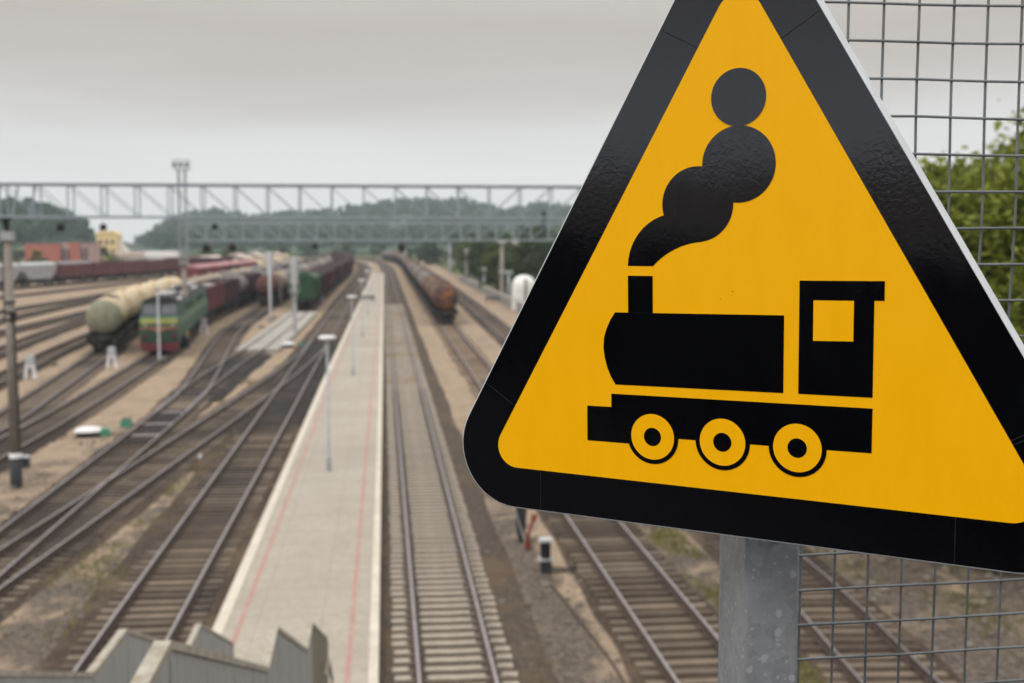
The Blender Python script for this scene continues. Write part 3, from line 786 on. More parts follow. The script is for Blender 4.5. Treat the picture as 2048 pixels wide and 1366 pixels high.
for i in range(12):
    if i < 3: its.append((HP['grey'], 13.8, 'hopper_wagon', 'goods wagon', f'grey covered hopper wagon, {ORD[i]} at the near end of the outermost row'))
    else: its.append((GD['maroon' if i % 3 else 'mroof'], 14.8, 'boxcar' if i % 3 == 0 else 'gondola_wagon', 'goods wagon', f"dark red {'covered' if i % 3 == 0 else 'open'} wagon, {ORD[i - 3]} after the grey hoppers in the outermost row"))
train(TR, 205.5, its, 'outermost row of goods wagons')

train(FT[0], 232, [((TK['beige'], TKL, 'tank_wagon', 'tank wagon', f'beige tank wagon, {ORD[i]} in the row just left of the beige tanks beyond the locomotive') if i % 2 else (GD['dark'], GDL, 'gondola_wagon', 'goods wagon', f'dark open wagon, {ORD[i]} in the row just left of the beige tanks')) for i in range(6)], 'mixed row left of the beige tank wagons')
train(FT[5], 322, [((GD['maroon'], GDL, 'gondola_wagon', 'goods wagon', f'dark red open wagon, {ORD[i]} of the far row below the white roofed shed') if i % 3 else (GD['beigeroof'], 14.8, 'boxcar', 'goods wagon', f'beige roofed wagon, {ORD[i]} of the far row below the white roofed shed')) for i in range(9)], 'far row below the white roofed shed')
# diesel locomotive: two sections back to back
def loco_proto():
    L = 16.6; w = 3.0; h = w / 2
    mb = MB()
    side = [(-L / 2 + .35, .86), (-L / 2 + 1.6, .86), (-L / 2 + 1.7, 1.25), (L / 2, 1.25), (L / 2, 3.95), (-L / 2 + 1.35, 3.95), (-L / 2 + .72, 2.95), (-L / 2 + .22, 2.75), (-L / 2 + .12, 2.0)]
    mb.prism(side, -h, h, lambda u, v, x: Vector((x, u, v)), 0, 0)
    body = mb
    parts = []
    mb2 = MB(); mb2.prism([(-h + .01, 3.953), (-h + .28, 4.25), (-.55, 4.5), (.55, 4.5), (h - .28, 4.25), (h - .01, 3.953)], -L / 2 + 1.36, L / 2 - .02, lambda u, v, ww: Vector((u, ww, v)))
    # vents, fans and exhausts on the roof
    vents = []
    for y, d in ((-2.9, .95), (-.6, .95)):
        mbp = MB(); vents.append(('roof_fan', mbp)); mbp.lathe([(d / 2 + .2, 0), (d / 2 + .2, .16), (d / 2, .2), (d / 2, .1), (0, .1)], (0, y, 4.5), 'Z', 18, 0, False)
    for c_, d_ in (((.95, 2.2, 4.35), (.5, 3.4, .16)), ((-.95, 2.2, 4.35), (.5, 3.4, .16)), ((1.2, -4.2, 4.2), (.4, 2.4, .2))):
        mbp = MB(); mbp.box(c_, d_); vents.append(('roof_vent', mbp))
    mb2.box((0, 5.0, 4.56), (.9, 2.6, .16)); mb2.box((0, 2.0, 4.6), (.35, .9, .3))
    parts.append(('body', body.mesh('body', [M['loco_green']]), None, 0, [
        ('side_stripe', (lambda q: [q.box((sx * (h + .008), .55, 2.55), (.02, L - 1.8, .62)) for sx in (-1, 1)] and q)(MB()).mesh('side_stripe', M['loco_side'])),
        ('nose_band', (lambda q: [q.box((0, -L / 2 + .185, 2.58), (w - .1, .14, .30)), q.box((0, -L / 2 + .2, 2.79), (w - .3, .12, .07))] and q)(MB()).mesh('nose_band', M['loco_yellow'])),
        ('nose_stripe', (lambda q: [q.box((0, -L / 2 + .16, 2.06), (w - .05, .14, .17)), q.box((0, -L / 2 + .16, 1.88), (.9, .14, .17))] and q)(MB()).mesh('nose_stripe', M['loco_orange'])),
    ]))
    parts.append(('roof', mb2.mesh('roof', M['loco_roof'])))
    for nm, q in vents: parts.append((nm, q.mesh(nm, M['loco_pale'])))
    # windscreens on the sloping front
    A = Vector((0, -L / 2 + .76, 3.03)); B = Vector((0, -L / 2 + 1.28, 3.86)); nrm = Vector((0, -(B.z - A.z), B.y - A.y)).normalized()
    for sx in (-1, 1):
        q = MB(); q.prism([(.12, .06), (1.32, .06), (1.26, .92), (.12, .92)], -.02, .035, lambda u, v, ww: A.lerp(B, v) + Vector((sx * u, 0, 0)) + nrm * ww)
        parts.append(('windscreen', q.mesh('windscreen', M['glass_loco'])))
    for sx in (-1, 1):
        q = MB(); q.prism([(-L / 2 + 1.5, 2.95), (-L / 2 + 2.6, 2.95), (-L / 2 + 2.6, 3.7), (-L / 2 + 1.75, 3.7)], h, h + .025, lambda u, v, x: Vector((sx * x, u, v)))
        parts.append(('side_window', q.mesh('side_window', M['glass_dark'])))
        for k in range(4):
            q = MB(); q.box((sx * (h + .012), -1.5 + 2.1 * k, 3.4), (.024, .8, .5)); parts.append(('side_window', q.mesh('side_window', M['glass_dark'])))
    q = MB(); q.prism([(-1.46, .0), (1.46, .0), (1.40, 1.02), (-1.40, 1.02)], -.05, .018, lambda u, v, ww: A.lerp(B, v) + Vector((u, 0, 0)) + nrm * ww)
    parts.append(('windscreen_frame', q.mesh('windscreen_frame', M['loco_roof'])))
    for sx in (-1, 1):
        q = MB(); q.lathe([(0, -.06), (.09, -.06), (.1, .06)], (sx * 1.05, -L / 2 + .1, 2.3), 'Y', 14, 0, False)
        parts.append(('headlight', q.mesh('headlight', M['loco_pale'])))
    q = MB(); q.lathe([(0, -.05), (.2, -.05), (.22, .2)], (0, -L / 2 + 1.28, 4.12), 'Y', 16, 0, False); q.box((0, -L / 2 + 1.5, 4.1), (.5, .4, .4))
    parts.append(('headlight', q.mesh('headlight', M['loco_roof'])))
    q = MB(); q.prism([(-1.5, .72), (-1.45, 1.02), (-.9, .84), (.9, .84), (1.45, 1.02), (1.5, .72), (1.25, .2), (-1.25, .2)], -L / 2 + .0, -L / 2 + .3, lambda u, v, ww: Vector((u, ww, v)))
    q.prism([(-1.35, .28), (1.35, .28), (1.35, .56), (-1.35, .56)], -L / 2 - .12, -L / 2 - .02, lambda u, v, ww: Vector((u, ww, v)))
    for sx in (-1, 1): q.box((sx * 1.15, -L / 2 + .1, 1.45), (.4, .2, .22))
    parts.append(('snow_plough', q.mesh('snow_plough', M['loco_red'])))
    q = MB(); q.box((0, .4, 1.1), (2.7, L - 1.6, .3)); q.box((0, 0, .75), (2.3, 3.6, .6)); parts.append(('underframe', q.mesh('underframe', M['wagon_black'])))
    parts += [('coupler', COUP, (0, -L / 2, 0), PI), ('coupler', COUP, (0, L / 2, 0), 0)]
    for y in (-5.0, 4.6):
        parts.append(('bogie', BOG_D, (0, y - .95, 0), 0, BOG_SUB)); parts.append(('bogie', BOG_D, (0, y + .95, 0), 0, BOG_SUB))
    return parts
LOCO = loco_proto()
for i, (yc, flip) in enumerate(((103.6, 0), (120.9, PI))):
    p, d = TL.at(TL.s_of_y(yc))
    instance(LOCO, 'diesel_locomotive', (p.x, p.y, RT), math.atan2(-d.x, d.y) + flip,
             ['green diesel locomotive section with red snow plough facing the camera', 'second green diesel locomotive section, coupled behind the leading one'][i], 'locomotive', 'green two-section diesel locomotive')
its = [(GD['maroon0'], GDL, 'gondola_wagon', 'goods wagon', 'dark red loaded open wagon coupled straight behind the green locomotive')]
for i in range(1, 15):
    its.append((GD['dark'] if i % 2 else TK['grey'], GDL if i % 2 else TKL, 'gondola_wagon' if i % 2 else 'tank_wagon', 'goods wagon' if i % 2 else 'tank wagon',
                f"{'dark open' if i % 2 else 'dark grey tank'} wagon, {ORD[i]} behind the green locomotive"))
train(TL, 129.8, its, "train behind the green locomotive")

# ------------------------------------------------------------------ camera numbers, used to read positions off the yard plan
FPX = 2350.0; PITCH = math.atan(205 / FPX); YAW = math.atan(259 / FPX * math.cos(PITCH))
FW = Vector((math.sin(YAW) * math.cos(PITCH), math.cos(YAW) * math.cos(PITCH), -math.sin(PITCH)))
RTV = Vector((math.cos(YAW), -math.sin(YAW), 0)); UPV = RTV.cross(FW)
def ray(px, py): return RTV * ((px - 1024) / FPX) + UPV * ((683 - py) / FPX) + FW
def at(px, py, z=-.1):
    d = ray(px, py); return Vector((0, 0, EYE)) + d * ((z - EYE) / d.z)
def atd(px, py, Y):
    d = ray(px, py); return Vector((0, 0, EYE)) + d * (Y / d.y)

# ------------------------------------------------------------------ truss gantries
def truss(root, x0, x1, ya, yb, z0, z1, n, mirror, ch=.14, w=.07, stub=0, mt='truss'):
    for y in (ya, yb):
        for z in (z0, z1):
            mb = MB(); mb.bar((x0 + (stub if z == z1 else 0), y, z), (x1, y, z), ch, ch * .8); mb.build('chord', M['chord_steel' if z == z1 and mt == 'truss' else mt], root)
        mb = MB(); dx = (x1 - x0) / n
        for i in range(n + 1):
            x = x0 + dx * i
            if i: mb.bar((x, y, z0 + .05), (x, y, z1 - .05), w * 1.25, w, up=(1, 0, 0))
            if i < n:
                xa, xb = (x, x + dx) if x + dx / 2 < mirror else (x + dx, x)
                if i or not stub: mb.bar((xa, y, z1 - .05), (xb, y, z0 + .05), w * .62, w * .62, up=(0, 1, 0))
        mb.build('lattice', M[mt], root)
    mb = MB()
    for i in range(n + 1):
        x = x0 + (x1 - x0) / n * i
        for z in (z0, z1):
            if z == z1 and i == 0 and stub: continue
            mb.bar((x, ya, z), (x, yb, z), w, w)
            if i < n: mb.bar((x, ya, z), (x + (x1 - x0) / n, yb, z), w * .6, w * .6)
    mb.build('cross_brace', M[mt], root)
px0 = -13.91
g = empty('truss_gantry', (px0, 45.8, -.1), 0, 'long grey steel truss gantry spanning the tracks on a concrete pole', 'gantry')
# local frame: origin at the pole foot
def Lc(x): return x - px0
truss(g, Lc(-15.2), Lc(15.0), -.45, .45, 10.22, 11.42, 25, Lc(3.6), .10, .046, .5)
mb = MB()
for i in range(4): # extra bars over the pole head
    x = -.9 + .62 * i
    mb.bar((x, -.45, 10.25), (x + .25, -.45, 11.4), .06)
mb.build('head_brace', M['truss'], g)
pole = MB(); pole.lathe([(0, 1.32), (.212, 1.32), (.152, 9.35), (0, 9.35)], (0, 0, 0), 'Z', 20, 0, True); po = pole.build('support_pole', M['concrete_pole'], g)
mb = MB(); mb.lathe([(.222, 0), (.222, 1.14), (0, 1.14)], (0, 0, 0), 'Z', 20, 0, True); mb.build('painted_base', M['black_paint'], po)
mb = MB(); mb.lathe([(.221, 1.14), (.221, 1.32), (0, 1.32)], (0, 0, 0), 'Z', 20, 0, True); mb.build('white_ring', M['white_paint'], po)
mb = MB(); mb.box((0, 0, 9.52), (.42, .42, .34)); mb.build('pole_cap', M['pale_metal'], po)
mb = MB(); mb.tube([(0, -.05, 9.69), (-.02, -.05, 10.2)], [.09, .16], 10); mb.bar((-.3, -.4, 10.16), (.3, -.4, 10.16), .1); mb.build('bearing', M['black_paint'], po)
mb = MB()
for z in (6.35, 6.62, 7.0): mb.lathe([(.19, z), (.215, z + .01), (.215, z + .07), (.19, z + .08)], (0, 0, 0), 'Z', 18, 0, False)
mb.tube([(.19, -.1, 1.4), (.17, -.12, 6.4)], .03, 6); mb.tube([(-.2, -.08, 6.4), (-.17, -.1, 9.3)], .025, 6)
mb.box((.16, -.16, 6.5), (.2, .16, .34)); mb.build('conduit', M['wagon_black'], po)
mb = MB(); mb.lathe([(.21, 0), (.16, 10.2), (0, 10.2)], (Lc(14.6), 0, 0), 'Z', 20, 0, True); mb.build('support_pole', M['concrete_pole'], g)
p = at(48, 934); o = empty('cable_box', (p.x, p.y, -.1), 0, 'small dark cable box with pale lid beside the black base of the gantry pole', 'cable box')
mb = MB(); mb.box((0, 0, .2), (.42, .3, .4)); mb.build('box_body', M['black_paint'], o)
mb = MB(); mb.prism([(-.24, .402), (.24, .402), (.2, .47), (-.2, .47)], -.18, .18, lambda u, v, w: Vector((u, w, v))); mb.build('lid', M['pale_metal'], o)

# floodlight mast
mx = at(372, 696); 
ms = empty('floodlight_mast', (mx.x, mx.y, -.1), 0, 'tall pole mast with yellow striped foot, lattice top and floodlight platform', 'light mast')
mb = MB(); mb.lathe([(.34, 0), (.34, .75), (.26, .95), (0, .95)], (0, 0, 0), 'Z', 18, 0, False); mb.build('foundation', M['black_paint'], ms)
mb = MB(); mb.lathe([(.24, .95), (.19, 7.6), (0, 7.6)], (0, 0, 0), 'Z', 18, 0, True); mb.build('pole', M['concrete_pole'], ms)
mb = MB()
for k in range(5): mb.lathe([(.252 - .004 * k, 1.2 + .27 * k), (.252 - .004 * (k + 1), 1.2 + .27 * (k + 1))], (0, 0, 0), 'Z', 18, k % 2, True)
mb.build('warning_stripe', [M['yellow_paint'], M['black_paint']], ms)
mb = MB()
for sx in (-1, 1):
    for sy in (-1, 1): mb.bar((sx * .34, sy * .34, 7.2), (sx * .3, sy * .3, 15.3), .07)
for k in range(9):
    z = 7.2 + .9 * k; 
    for (a, b) in (((-1, -1), (1, -1)), ((1, -1), (1, 1)), ((1, 1), (-1, 1)), ((-1, 1), (-1, -1))):
        mb.bar((a[0] * .33, a[1] * .33, z), (b[0] * .33, b[1] * .33, z), .04); mb.bar((a[0] * .33, a[1] * .33, z), (b[0] * .32, b[1] * .32, z + .9), .035)
mb.box((0, 0, 7.3), (.8, .8, .1)); mb.build('lattice', M['galv'], ms)
mb = MB(); mb.box((0, 0, 15.35), (1.3, 1.1, .06))
for sx in (-1, 1):
    mb.bar((sx * .65, -.55, 16.1), (sx * .65, .55, 16.1), .04)
    for sy in (-1, 1): mb.bar((sx * .65, sy * .55, 15.35), (sx * .65, sy * .55, 16.1), .04)
for sy in (-1, 1): mb.bar((-.65, sy * .55, 16.1), (.65, sy * .55, 16.1), .04)
mb.build('platform', M['galv'], ms)
for i, x in enumerate((-.5, 0, .5)):
    mb = MB(); mb.box((x, -.5, 15.72), (.38, .2, .34), 0, Euler((R(35), 0, R(-15 + 15 * i))).to_matrix()); mb.build('floodlight', M['truss'], ms)

# second gantry farther down the yard
g2 = empty('truss_gantry', (-16.2, 101.1, -.1), 0, 'lower grey truss gantry in the distance behind the long one', 'gantry')
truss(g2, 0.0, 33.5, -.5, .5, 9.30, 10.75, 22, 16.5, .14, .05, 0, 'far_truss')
for x in (33.3,):
    mb = MB(); mb.lathe([(.2, 0), (.16, 9.3), (0, 9.3)], (x, 0, 0), 'Z', 16, 0, True); mb.build('support_pole', M['galv'], g2)
def floodlamp(p, label, s=1.0, rz=0):
    o = empty('hanging_floodlight', p, rz, label, 'floodlight', 'floodlights hanging from the gantries')
    mb = MB(); mb.tube([(0, 0, 0), (0, 0, -.22 * s)], .025 * s, 6); mb.bar((-.2 * s, 0, -.22 * s), (.2 * s, 0, -.22 * s), .04 * s); mb.build('bracket', M['wagon_black'], o)
    mb = MB(); mb.prism([(-.12, -.62), (.2, -.5), (.14, -.24), (-.14, -.26)], -.2, .2, lambda u, v, w: Vector((w * s, u * s, v * s))); mb.build('lamp_housing', M['wagon_black'], o)
for (qx, Y, z, s, lb) in ((122, 45.35, 10.06, .6, 'under the left end of the long gantry'), (207, 45.35, 10.06, .55, 'under the long gantry, second from its left end'), (430, 45.35, 10.06, .5, 'under the long gantry right of the light mast'),
                       (412, 100.6, 9.22, 1.5, 'under the far gantry just right of the light mast'), (465, 100.6, 9.22, 1.4, 'under the far gantry, second right of the light mast'),
                       (630, 100.6, 9.22, 1.1, 'under the far gantry above the left platform edge'), (803, 100.6, 9.22, 1.5, 'under the far gantry above the rusty tank wagons')):
    p = atd(qx, 478, Y); floodlamp((p.x, Y, z - .1), 'dark floodlight hanging ' + lb, s)
for o in [q for q in col.objects if q.name.startswith('hanging_floodlight')]: o.location.z += .0

# ------------------------------------------------------------------ lamps, signals and small yard things
def lamp_proto():
    mb = MB(); mb.lathe([(.09, 0), (.09, .5), (.05, .56), (.042, 4.6), (0, 4.6)], (0, 0, 0), 'Z', 14, 0, True)
    pole = mb.mesh('pole', M['galv'])
    mb = MB(); mb.lathe([(.045, 4.5), (.075, 4.6), (.075, 4.85), (.09, 5.05), (.14, 5.2), (0, 5.2)], (0, 0, 0), 'Z', 16, 0, True); neck = mb.mesh('lamp_neck', M['pale_metal'])
    mb = MB(); mb.lathe([(0, 5.2), (.325, 5.2), (.335, 5.215), (.335, 5.285), (.31, 5.30), (0, 5.305)], (0, 0, 0), 'Z', 28, 0, False); head = mb.mesh('lamp_shade', M['lamp_white'])
    return [('pole', pole), ('lamp_neck', neck), ('lamp_shade', head)]
LP_ = lamp_proto()
lampl = ['nearest platform lamp post with white disc head', 'second platform lamp post from the stairs', 'third platform lamp post, beside the dark bench', 'fourth platform lamp post from the stairs', 'fifth platform lamp post, farthest from the stairs']
for i, y in enumerate((45.9, 78.5, 109.6, 141.5, 173)):
    instance(LP_, 'platform_lamp', (plat(y, .5) - .05 if i else -2.17, y, .25), 0, lampl[i], 'lamp post', 'lamp posts along the platform')
def bench(p, rz, label):
    o = empty('bench', p, rz, label, 'bench')
    mb = MB(); mb.box((0, 0, .45), (2.1, .45, .06)); mb.build('seat', M['bench_wood'], o)
    mb = MB(); mb.box((0, .24, .72), (2.1, .05, .34)); mb.build('backrest', M['bench_wood'], o)
    for x in (-.9, 0, .9):
        mb = MB(); mb.box((x, 0, .21), (.09, .4, .42)); mb.box((x, .22, .6), (.06, .05, .4)); mb.build('leg', M['bench_wood'], o)
q = at(727, 604, .25); bench((q.x + .6, q.y, .25), .15, 'dark bench on the platform beside the third lamp post')
q = at(985, 606); bench((q.x, q.y, -.1), -.2, 'dark bench on the sand in front of the grey retaining wall')

def lamp_thin(px, py, top, label):
    p = at(px, py); h = (py - top) * p.y / FPX
    o = empty('yard_light', (p.x, p.y, -.1), 0, label, 'light pole')
    mb = MB(); mb.lathe([(.12, 0), (.12, .6), (.075, .7), (.06, h), (0, h)], (0, 0, 0), 'Z', 12, 0, True); mb.build('pole', M['pale_metal'], o)
    mb = MB(); mb.lathe([(.06, h - .02), (.2, h + .08), (.2, h + .14), (0, h + .2)], (0, 0, 0), 'Z', 14, 0, False); mb.build('lamp_shade', M['pale_metal'], o)
    mb = MB(); mb.box((.25, -.05, .14), (.5, .45, .28)); mb.build('foundation', M['soil_wall'], o)
lamp_thin(319, 722, 583, 'thin pale light pole in front of the green locomotive')

def signal(px, py, top, wide, label, ladder=True):
    p = at(px, py); h = (py - top) * p.y / FPX
    o = empty('signal_mast', (p.x, p.y, -.1), 0, label, 'railway signal', 'signal masts left of the platform')
    mb = MB(); mb.lathe([(.16, 0), (.13, h), (0, h)], (0, 0, 0), 'Z', 14, 0, True); mb.build('mast', M['pale_metal'], o)
    mb = MB(); mb.prism([(-wide / 2, h - 2.6), (wide / 2, h - 2.6), (wide / 2, h - .25), (wide / 4, h), (-wide / 4, h), (-wide / 2, h - .25)], .14, .32, lambda u, v, w: Vector((u, w, v))); mb.build('signal_head', M['pale_metal'], o)
    mb = MB()
    for k in range(3): mb.lathe([(0, .33), (.13, .33), (.15, .55)], (0, 0, h - .5 - .7 * k), 'Y', 12, 0, False)
    mb.build('lamp_hood', M['black_paint'], o)
    if ladder:
        mb = MB()
        for sx in (-1, 1): mb.bar((sx * .2, -.2, .1), (sx * .2, -.2, h - .6), .05)
        for k in range(int(h / .4)): mb.bar((-.2, -.2, .3 + .4 * k), (.2, -.2, .3 + .4 * k), .035)
        mb.box((0, -.32, h - 3.4), (.95, .6, .06))
        for sx in (-1, 1): mb.bar((sx * .46, -.6, h - 3.4), (sx * .46, -.6, h - 2.4), .05)
        mb.bar((-.46, -.6, h - 2.4), (.46, -.6, h - 2.4), .05); mb.bar((-.3, -.3, h - 3.4), (0, -.1, h - 4.8), .08)
        mb.bar((.3, -.3, h - 3.4), (0, -.1, h - 4.8), .08); mb.build('ladder', M['pale_metal'], o)
    mb = MB(); mb.box((0, 0, .15), (.7, .7, .3)); mb.build('foundation', M['soil_wall'], o)
signal(541, 642, 505, .8, 'pale signal mast left of the two, in front of the brown tank wagon', False)
signal(590, 668, 516, .75, 'pale signal mast with ladder cage, in front of the green wagon')
p = at(561, 612); o = empty('post', (p.x, p.y, -.1), 0, 'short brown post standing between the two pale signal masts', 'post')
mb = MB(); mb.lathe([(.2, 0), (.17, 3.6), (0, 3.6)], (0, 0, 0), 'Z', 14, 0, True); mb.build('shaft', M['concrete_pole'], o)
mb = MB(); mb.box((0, 0, 3.66), (.42, .42, .12)); mb.build('cap', M['concrete_pole'], o)

def dwarf(px, py, label, s=1.0, rz=0):
    p = at(px, py); o = empty('dwarf_signal', (p.x, p.y, -.1), rz, label, 'dwarf signal', 'white dwarf signals between the yard tracks')
    mb = MB()
    for sx in (-1, 1): mb.prism([(sx * .42, 0), (sx * .2, 0), (sx * .1, .75), (sx * .26, .75)], -.16, .16, lambda u, v, w: Vector((u * s, w * s, v * s)))
    mb.box((0, 0, .8 * s), (.56 * s, .36 * s, .12 * s)); mb.build('pedestal', M['white_paint'], o)
    mb = MB(); mb.prism([(-.26, .86), (.26, .86), (.26, 1.4), (.14, 1.52), (-.14, 1.52), (-.26, 1.4)], -.15, .15, lambda u, v, w: Vector((u * s, w * s, v * s))); mb.build('signal_head', M['pale_metal'], o)
    mb = MB()
    for z in (1.02, 1.28): mb.lathe([(0, .151 * s), (.09 * s, .151 * s), (.1 * s, .3 * s)], (0, 0, z * s), 'Y', 12, 0, False)
    mb.box((0, -.155 * s, 1.15 * s), (.3 * s, .02, .42 * s)); mb.build('lens_panel', M['pale_metal'], o)
dwarf(61, 757, 'white dwarf signal beside the concrete gantry pole, farthest left', 1.05)
dwarf(224, 737, 'white dwarf signal in front of the leading cream tank wagon', 1.05)
dwarf(408, 668, 'white dwarf signal beside the bogies of the green locomotive', 1.05)
dwarf(642, 603, 'white dwarf signal beside the long dark red train', 1.0)
p = at(250, 738)
def machine(px, py, w, label, lid='white_paint', green=(0.55, -.1), rz=0.15):
    p = at(px, py); o = empty('point_machine', (p.x, p.y, -.1), rz, label, 'point machine', 'point machines at the turnouts')
    mb = MB(); mb.box((0, 0, .11), (w * .8, .62, .22)); mb.build('base', M['wagon_black'], o)
    mb = MB(); mb.lathe([(0, .44), (.3, .43), (.42, .37), (.5, .28), (.5, .222), (0, .222)], (0, 0, 0), 'Z', 28, 0, True)
    mb.v = [(x * w, y * 1.15, z) for x, y, z in mb.v]; mb.build('lid', M[lid], o)
    mb = MB(); gx, gy = green
    mb.prism([(-.24, .0), (.24, .0), (.24, .22), (.16, .36), (-.16, .36), (-.24, .22)], -.22, .22, lambda u, v, ww: Vector((gx * w + u, gy + ww, v))); mb.build('motor_box', M['green_box'], o)
    mb = MB(); mb.bar((gx * w + .25, gy, .08), (gx * w + 1.5, gy, .08), .07); mb.bar((gx * w + .25, gy - .18, .1), (gx * w + 1.5, gy - .18, .1), .05); mb.build('drive_rod', M['wheel_steel'], o)
machine(178, 872, 1.35, 'point machine under a white oval lid beside the nearest turnout')
machine(577, 694, 1.15, 'point machine under a pale lid beside the oily turnout near the platform', 'white_paint', (1.05, .0))
p = at(253, 853); o = empty('motor_box', (p.x, p.y, -.1), .1, 'green motor box beyond the white lidded point machine', 'motor box')
mb = MB(); mb.prism([(-.27, .0), (.27, .0), (.27, .24), (.18, .4), (-.18, .4), (-.27, .24)], -.3, .3, lambda u, v, w: Vector((u, w, v))); mb.build('housing', M['green_box'], o)
mb = MB(); mb.bar((.27, 0, .1), (1.3, 0, .1), .07); mb.box((0, 0, .41), (.4, .4, .03)); mb.build('drive_rod', M['wheel_steel'], o)
for (a, b, y) in ((-12.0, -10.4, 56.5), (-12.0, -10.6, 64), (-12.2, -10.4, 60)):
    mb = MB(); mb.box(((a + b) / 2, 0, .05), (b - a - .3, .3, .06)); o = mb.build('stretcher_bar', M['rail_top'], None, (0, y, 0)); 
    tag(o, {56.5: 'flat steel bar across the rails beside the white lidded point machine', 60: 'flat steel bar across the rails level with the green motor box', 64: 'flat steel bar across the rails farthest along the oily turnout'}[y], 'stretcher bar', 'steel bars across the turnout')
p = at(400, 918); o = empty('marker_post', (p.x, p.y, -.12), 0, 'tiny white marker post on the gravel left of the platform track', 'marker')
mb = MB(); mb.prism([(-.07, 0), (.07, 0), (.07, .2), (0, .27), (-.07, .2)], -.06, .06, lambda u, v, w: Vector((u, w, v))); mb.build('shaft', M['white_paint'], o)
mb = MB(); mb.box((0, 0, .03), (.22, .2, .08)); mb.build('base', M['soil_wall'], o)
for (qx, qy, lb) in ((107, 730, 'dark stone lying on the sand beside the cream tank track'), (524, 655, 'brown rubble heap on the sand left of the pale crossing'), (545, 636, 'brown rubble heap at the foot of the left pale signal mast')):
    p = at(qx, qy); mb = MB()
    for k in range(9):
        a = rnd.uniform(0, 6.3); d = rnd.uniform(0, .32); s = rnd.uniform(.1, .2)
        mb.lathe([(0, -s * .5), (s, -.3 * s), (s * .9, .2 * s), (s * .3, .6 * s), (0, .62 * s)], (d * math.cos(a), d * math.sin(a) * .7, s * .4), 'Z', 6, 0, False)
    o = mb.build('rubble_heap', M['bed_brown'], None, (p.x, p.y, -.12)); tag(o, lb, 'rubble', 'rubble heaps on the sand')

# right of the near track: black dwarf signal, red lever stand, signal foot
p = at(1092, 1143); o = empty('dwarf_signal', (p.x, p.y, -.1), 0, 'small black two-lamp dwarf signal with white visors right of the concrete sleeper track', 'dwarf signal')
mb = MB(); mb.box((0, 0, .17), (.30, .28, .34)); mb.build('base', M['black_paint'], o)
mb = MB(); mb.box((-.02, .02, .62), (.27, .22, .52)); mb.build('signal_head', M['black_paint'], o)
for z, y in ((.345, -.02), (.885, .0)):
    mb = MB(); mb.prism([(-.2, 0), (.2, 0), (.17, .07), (-.17, .07)], -.19, .17, lambda u, v, w: Vector((u - .01, w + y, z + v))); mb.build('visor', M['pale_metal'], o)
mb = MB()
for z in (.5, .74): mb.lathe([(0, -.02), (.09, -.02), (.1, -.14)], (-.02, -.09, z), 'Y', 14, 0, False)
mb.build('lamp_hood', M['glass_dark'], o)
mb = MB(); mb.tube([(.12, 0, .12), (.5, .05, .05), (1.2, .3, .0), (1.7, .25, .02)], .03, 6); mb.tube([(.1, -.1, .05), (.8, -.12, .0), (1.6, -.1, .0)], .025, 6); mb.build('cable', M['wagon_black'], o)
p = at(1042, 1082); o = empty('cable_post', (p.x, p.y, -.1), 0, 'dark narrow cable post with a pale leaning rod, half hidden under the sign', 'cable post')
mb = MB(); mb.prism([(-.10, .15), (.08, .15), (.15, .5), (.14, 1.3), (-.14, 1.3), (-.16, .5)], -.09, .09, lambda u, v, w: Vector((u, w, v))); mb.box((0, 0, .08), (.16, .16, .16)); mb.build('housing', M['black_paint'], o)
mb = MB(); mb.bar((-.2, -.15, 1.0), (.1, -.55, 0), .04); mb.bar((.13, .05, .5), (.22, .1, 1.5), .05); mb.build('rod', M['soil_wall'], o)
p = at(1057, 1098); o = empty('lever_stand', (p.x, p.y, -.1), .4, 'rusty red lever stand between the cable post and the black dwarf signal', 'lever stand')
mb = MB(); mb.prism([(-.12, 0), (.1, 0), (.0, .5), (-.07, .5)], -.05, .05, lambda u, v, w: Vector((u, w, v))); mb.build('stand', M['red_paint'], o)
mb = MB(); mb.bar((-.03, 0, .4), (.26, .1, .95), .07); mb.bar((.2, .08, .82), (.28, .1, 1.02), .13); mb.build('lever', M['red_paint'], o)
# buried cable run towards the camera
mb = MB(); mb.tube([(4.5, 31.0, -.09), (4.75, 28, -.08), (5.0, 25, -.1), (5.05, 22, -.09), (5.1, 19, -.1)], .035, 6); o = mb.build('cable', M['rail_side'])
tag(o, 'thin rusty cable lying on the sand between the two nearest tracks', 'cable')

# poles on the right
def pole(px, py, top, r, m, label, box=False):
    p = at(px, py); h = (py - top) * p.y / FPX
    o = empty('yard_pole', (p.x, p.y, -.1), 0, label, 'pole', 'poles before the dark trees')
    mb = MB(); mb.lathe([(r, 0), (r * .8, h), (0, h)], (0, 0, 0), 'Z', 14, 0, True); mb.build('shaft', M[m], o)
    mb = MB()
    if box: mb.box((0, -.1, h - .25), (r * 4, .4, .6))
    else: mb.box((0, 0, h - .1), (r * 3, r * 3, .5)); mb.box((0, 0, h * .48), (r * 2.6, r * 2.6, .35))
    mb.build('fitting', M['pale_metal'], o)
pole(1004, 600, 482, .36, 'concrete_pole', 'tall brown concrete pole in front of the dark trees')
pole(1018, 598, 541, .26, 'galv', 'short grey pole with lamp box right of the tall brown pole', True)
pole(968, 578, 535, .22, 'galv', 'short green grey pole left of the tall brown pole', True)
pole(900, 548, 488, .30, 'galv', 'grey pole behind the rusty tank wagons, far left of the brown pole')
pole(933, 560, 500, .34, 'concrete_pole', 'brownish pole behind the grey retaining wall')
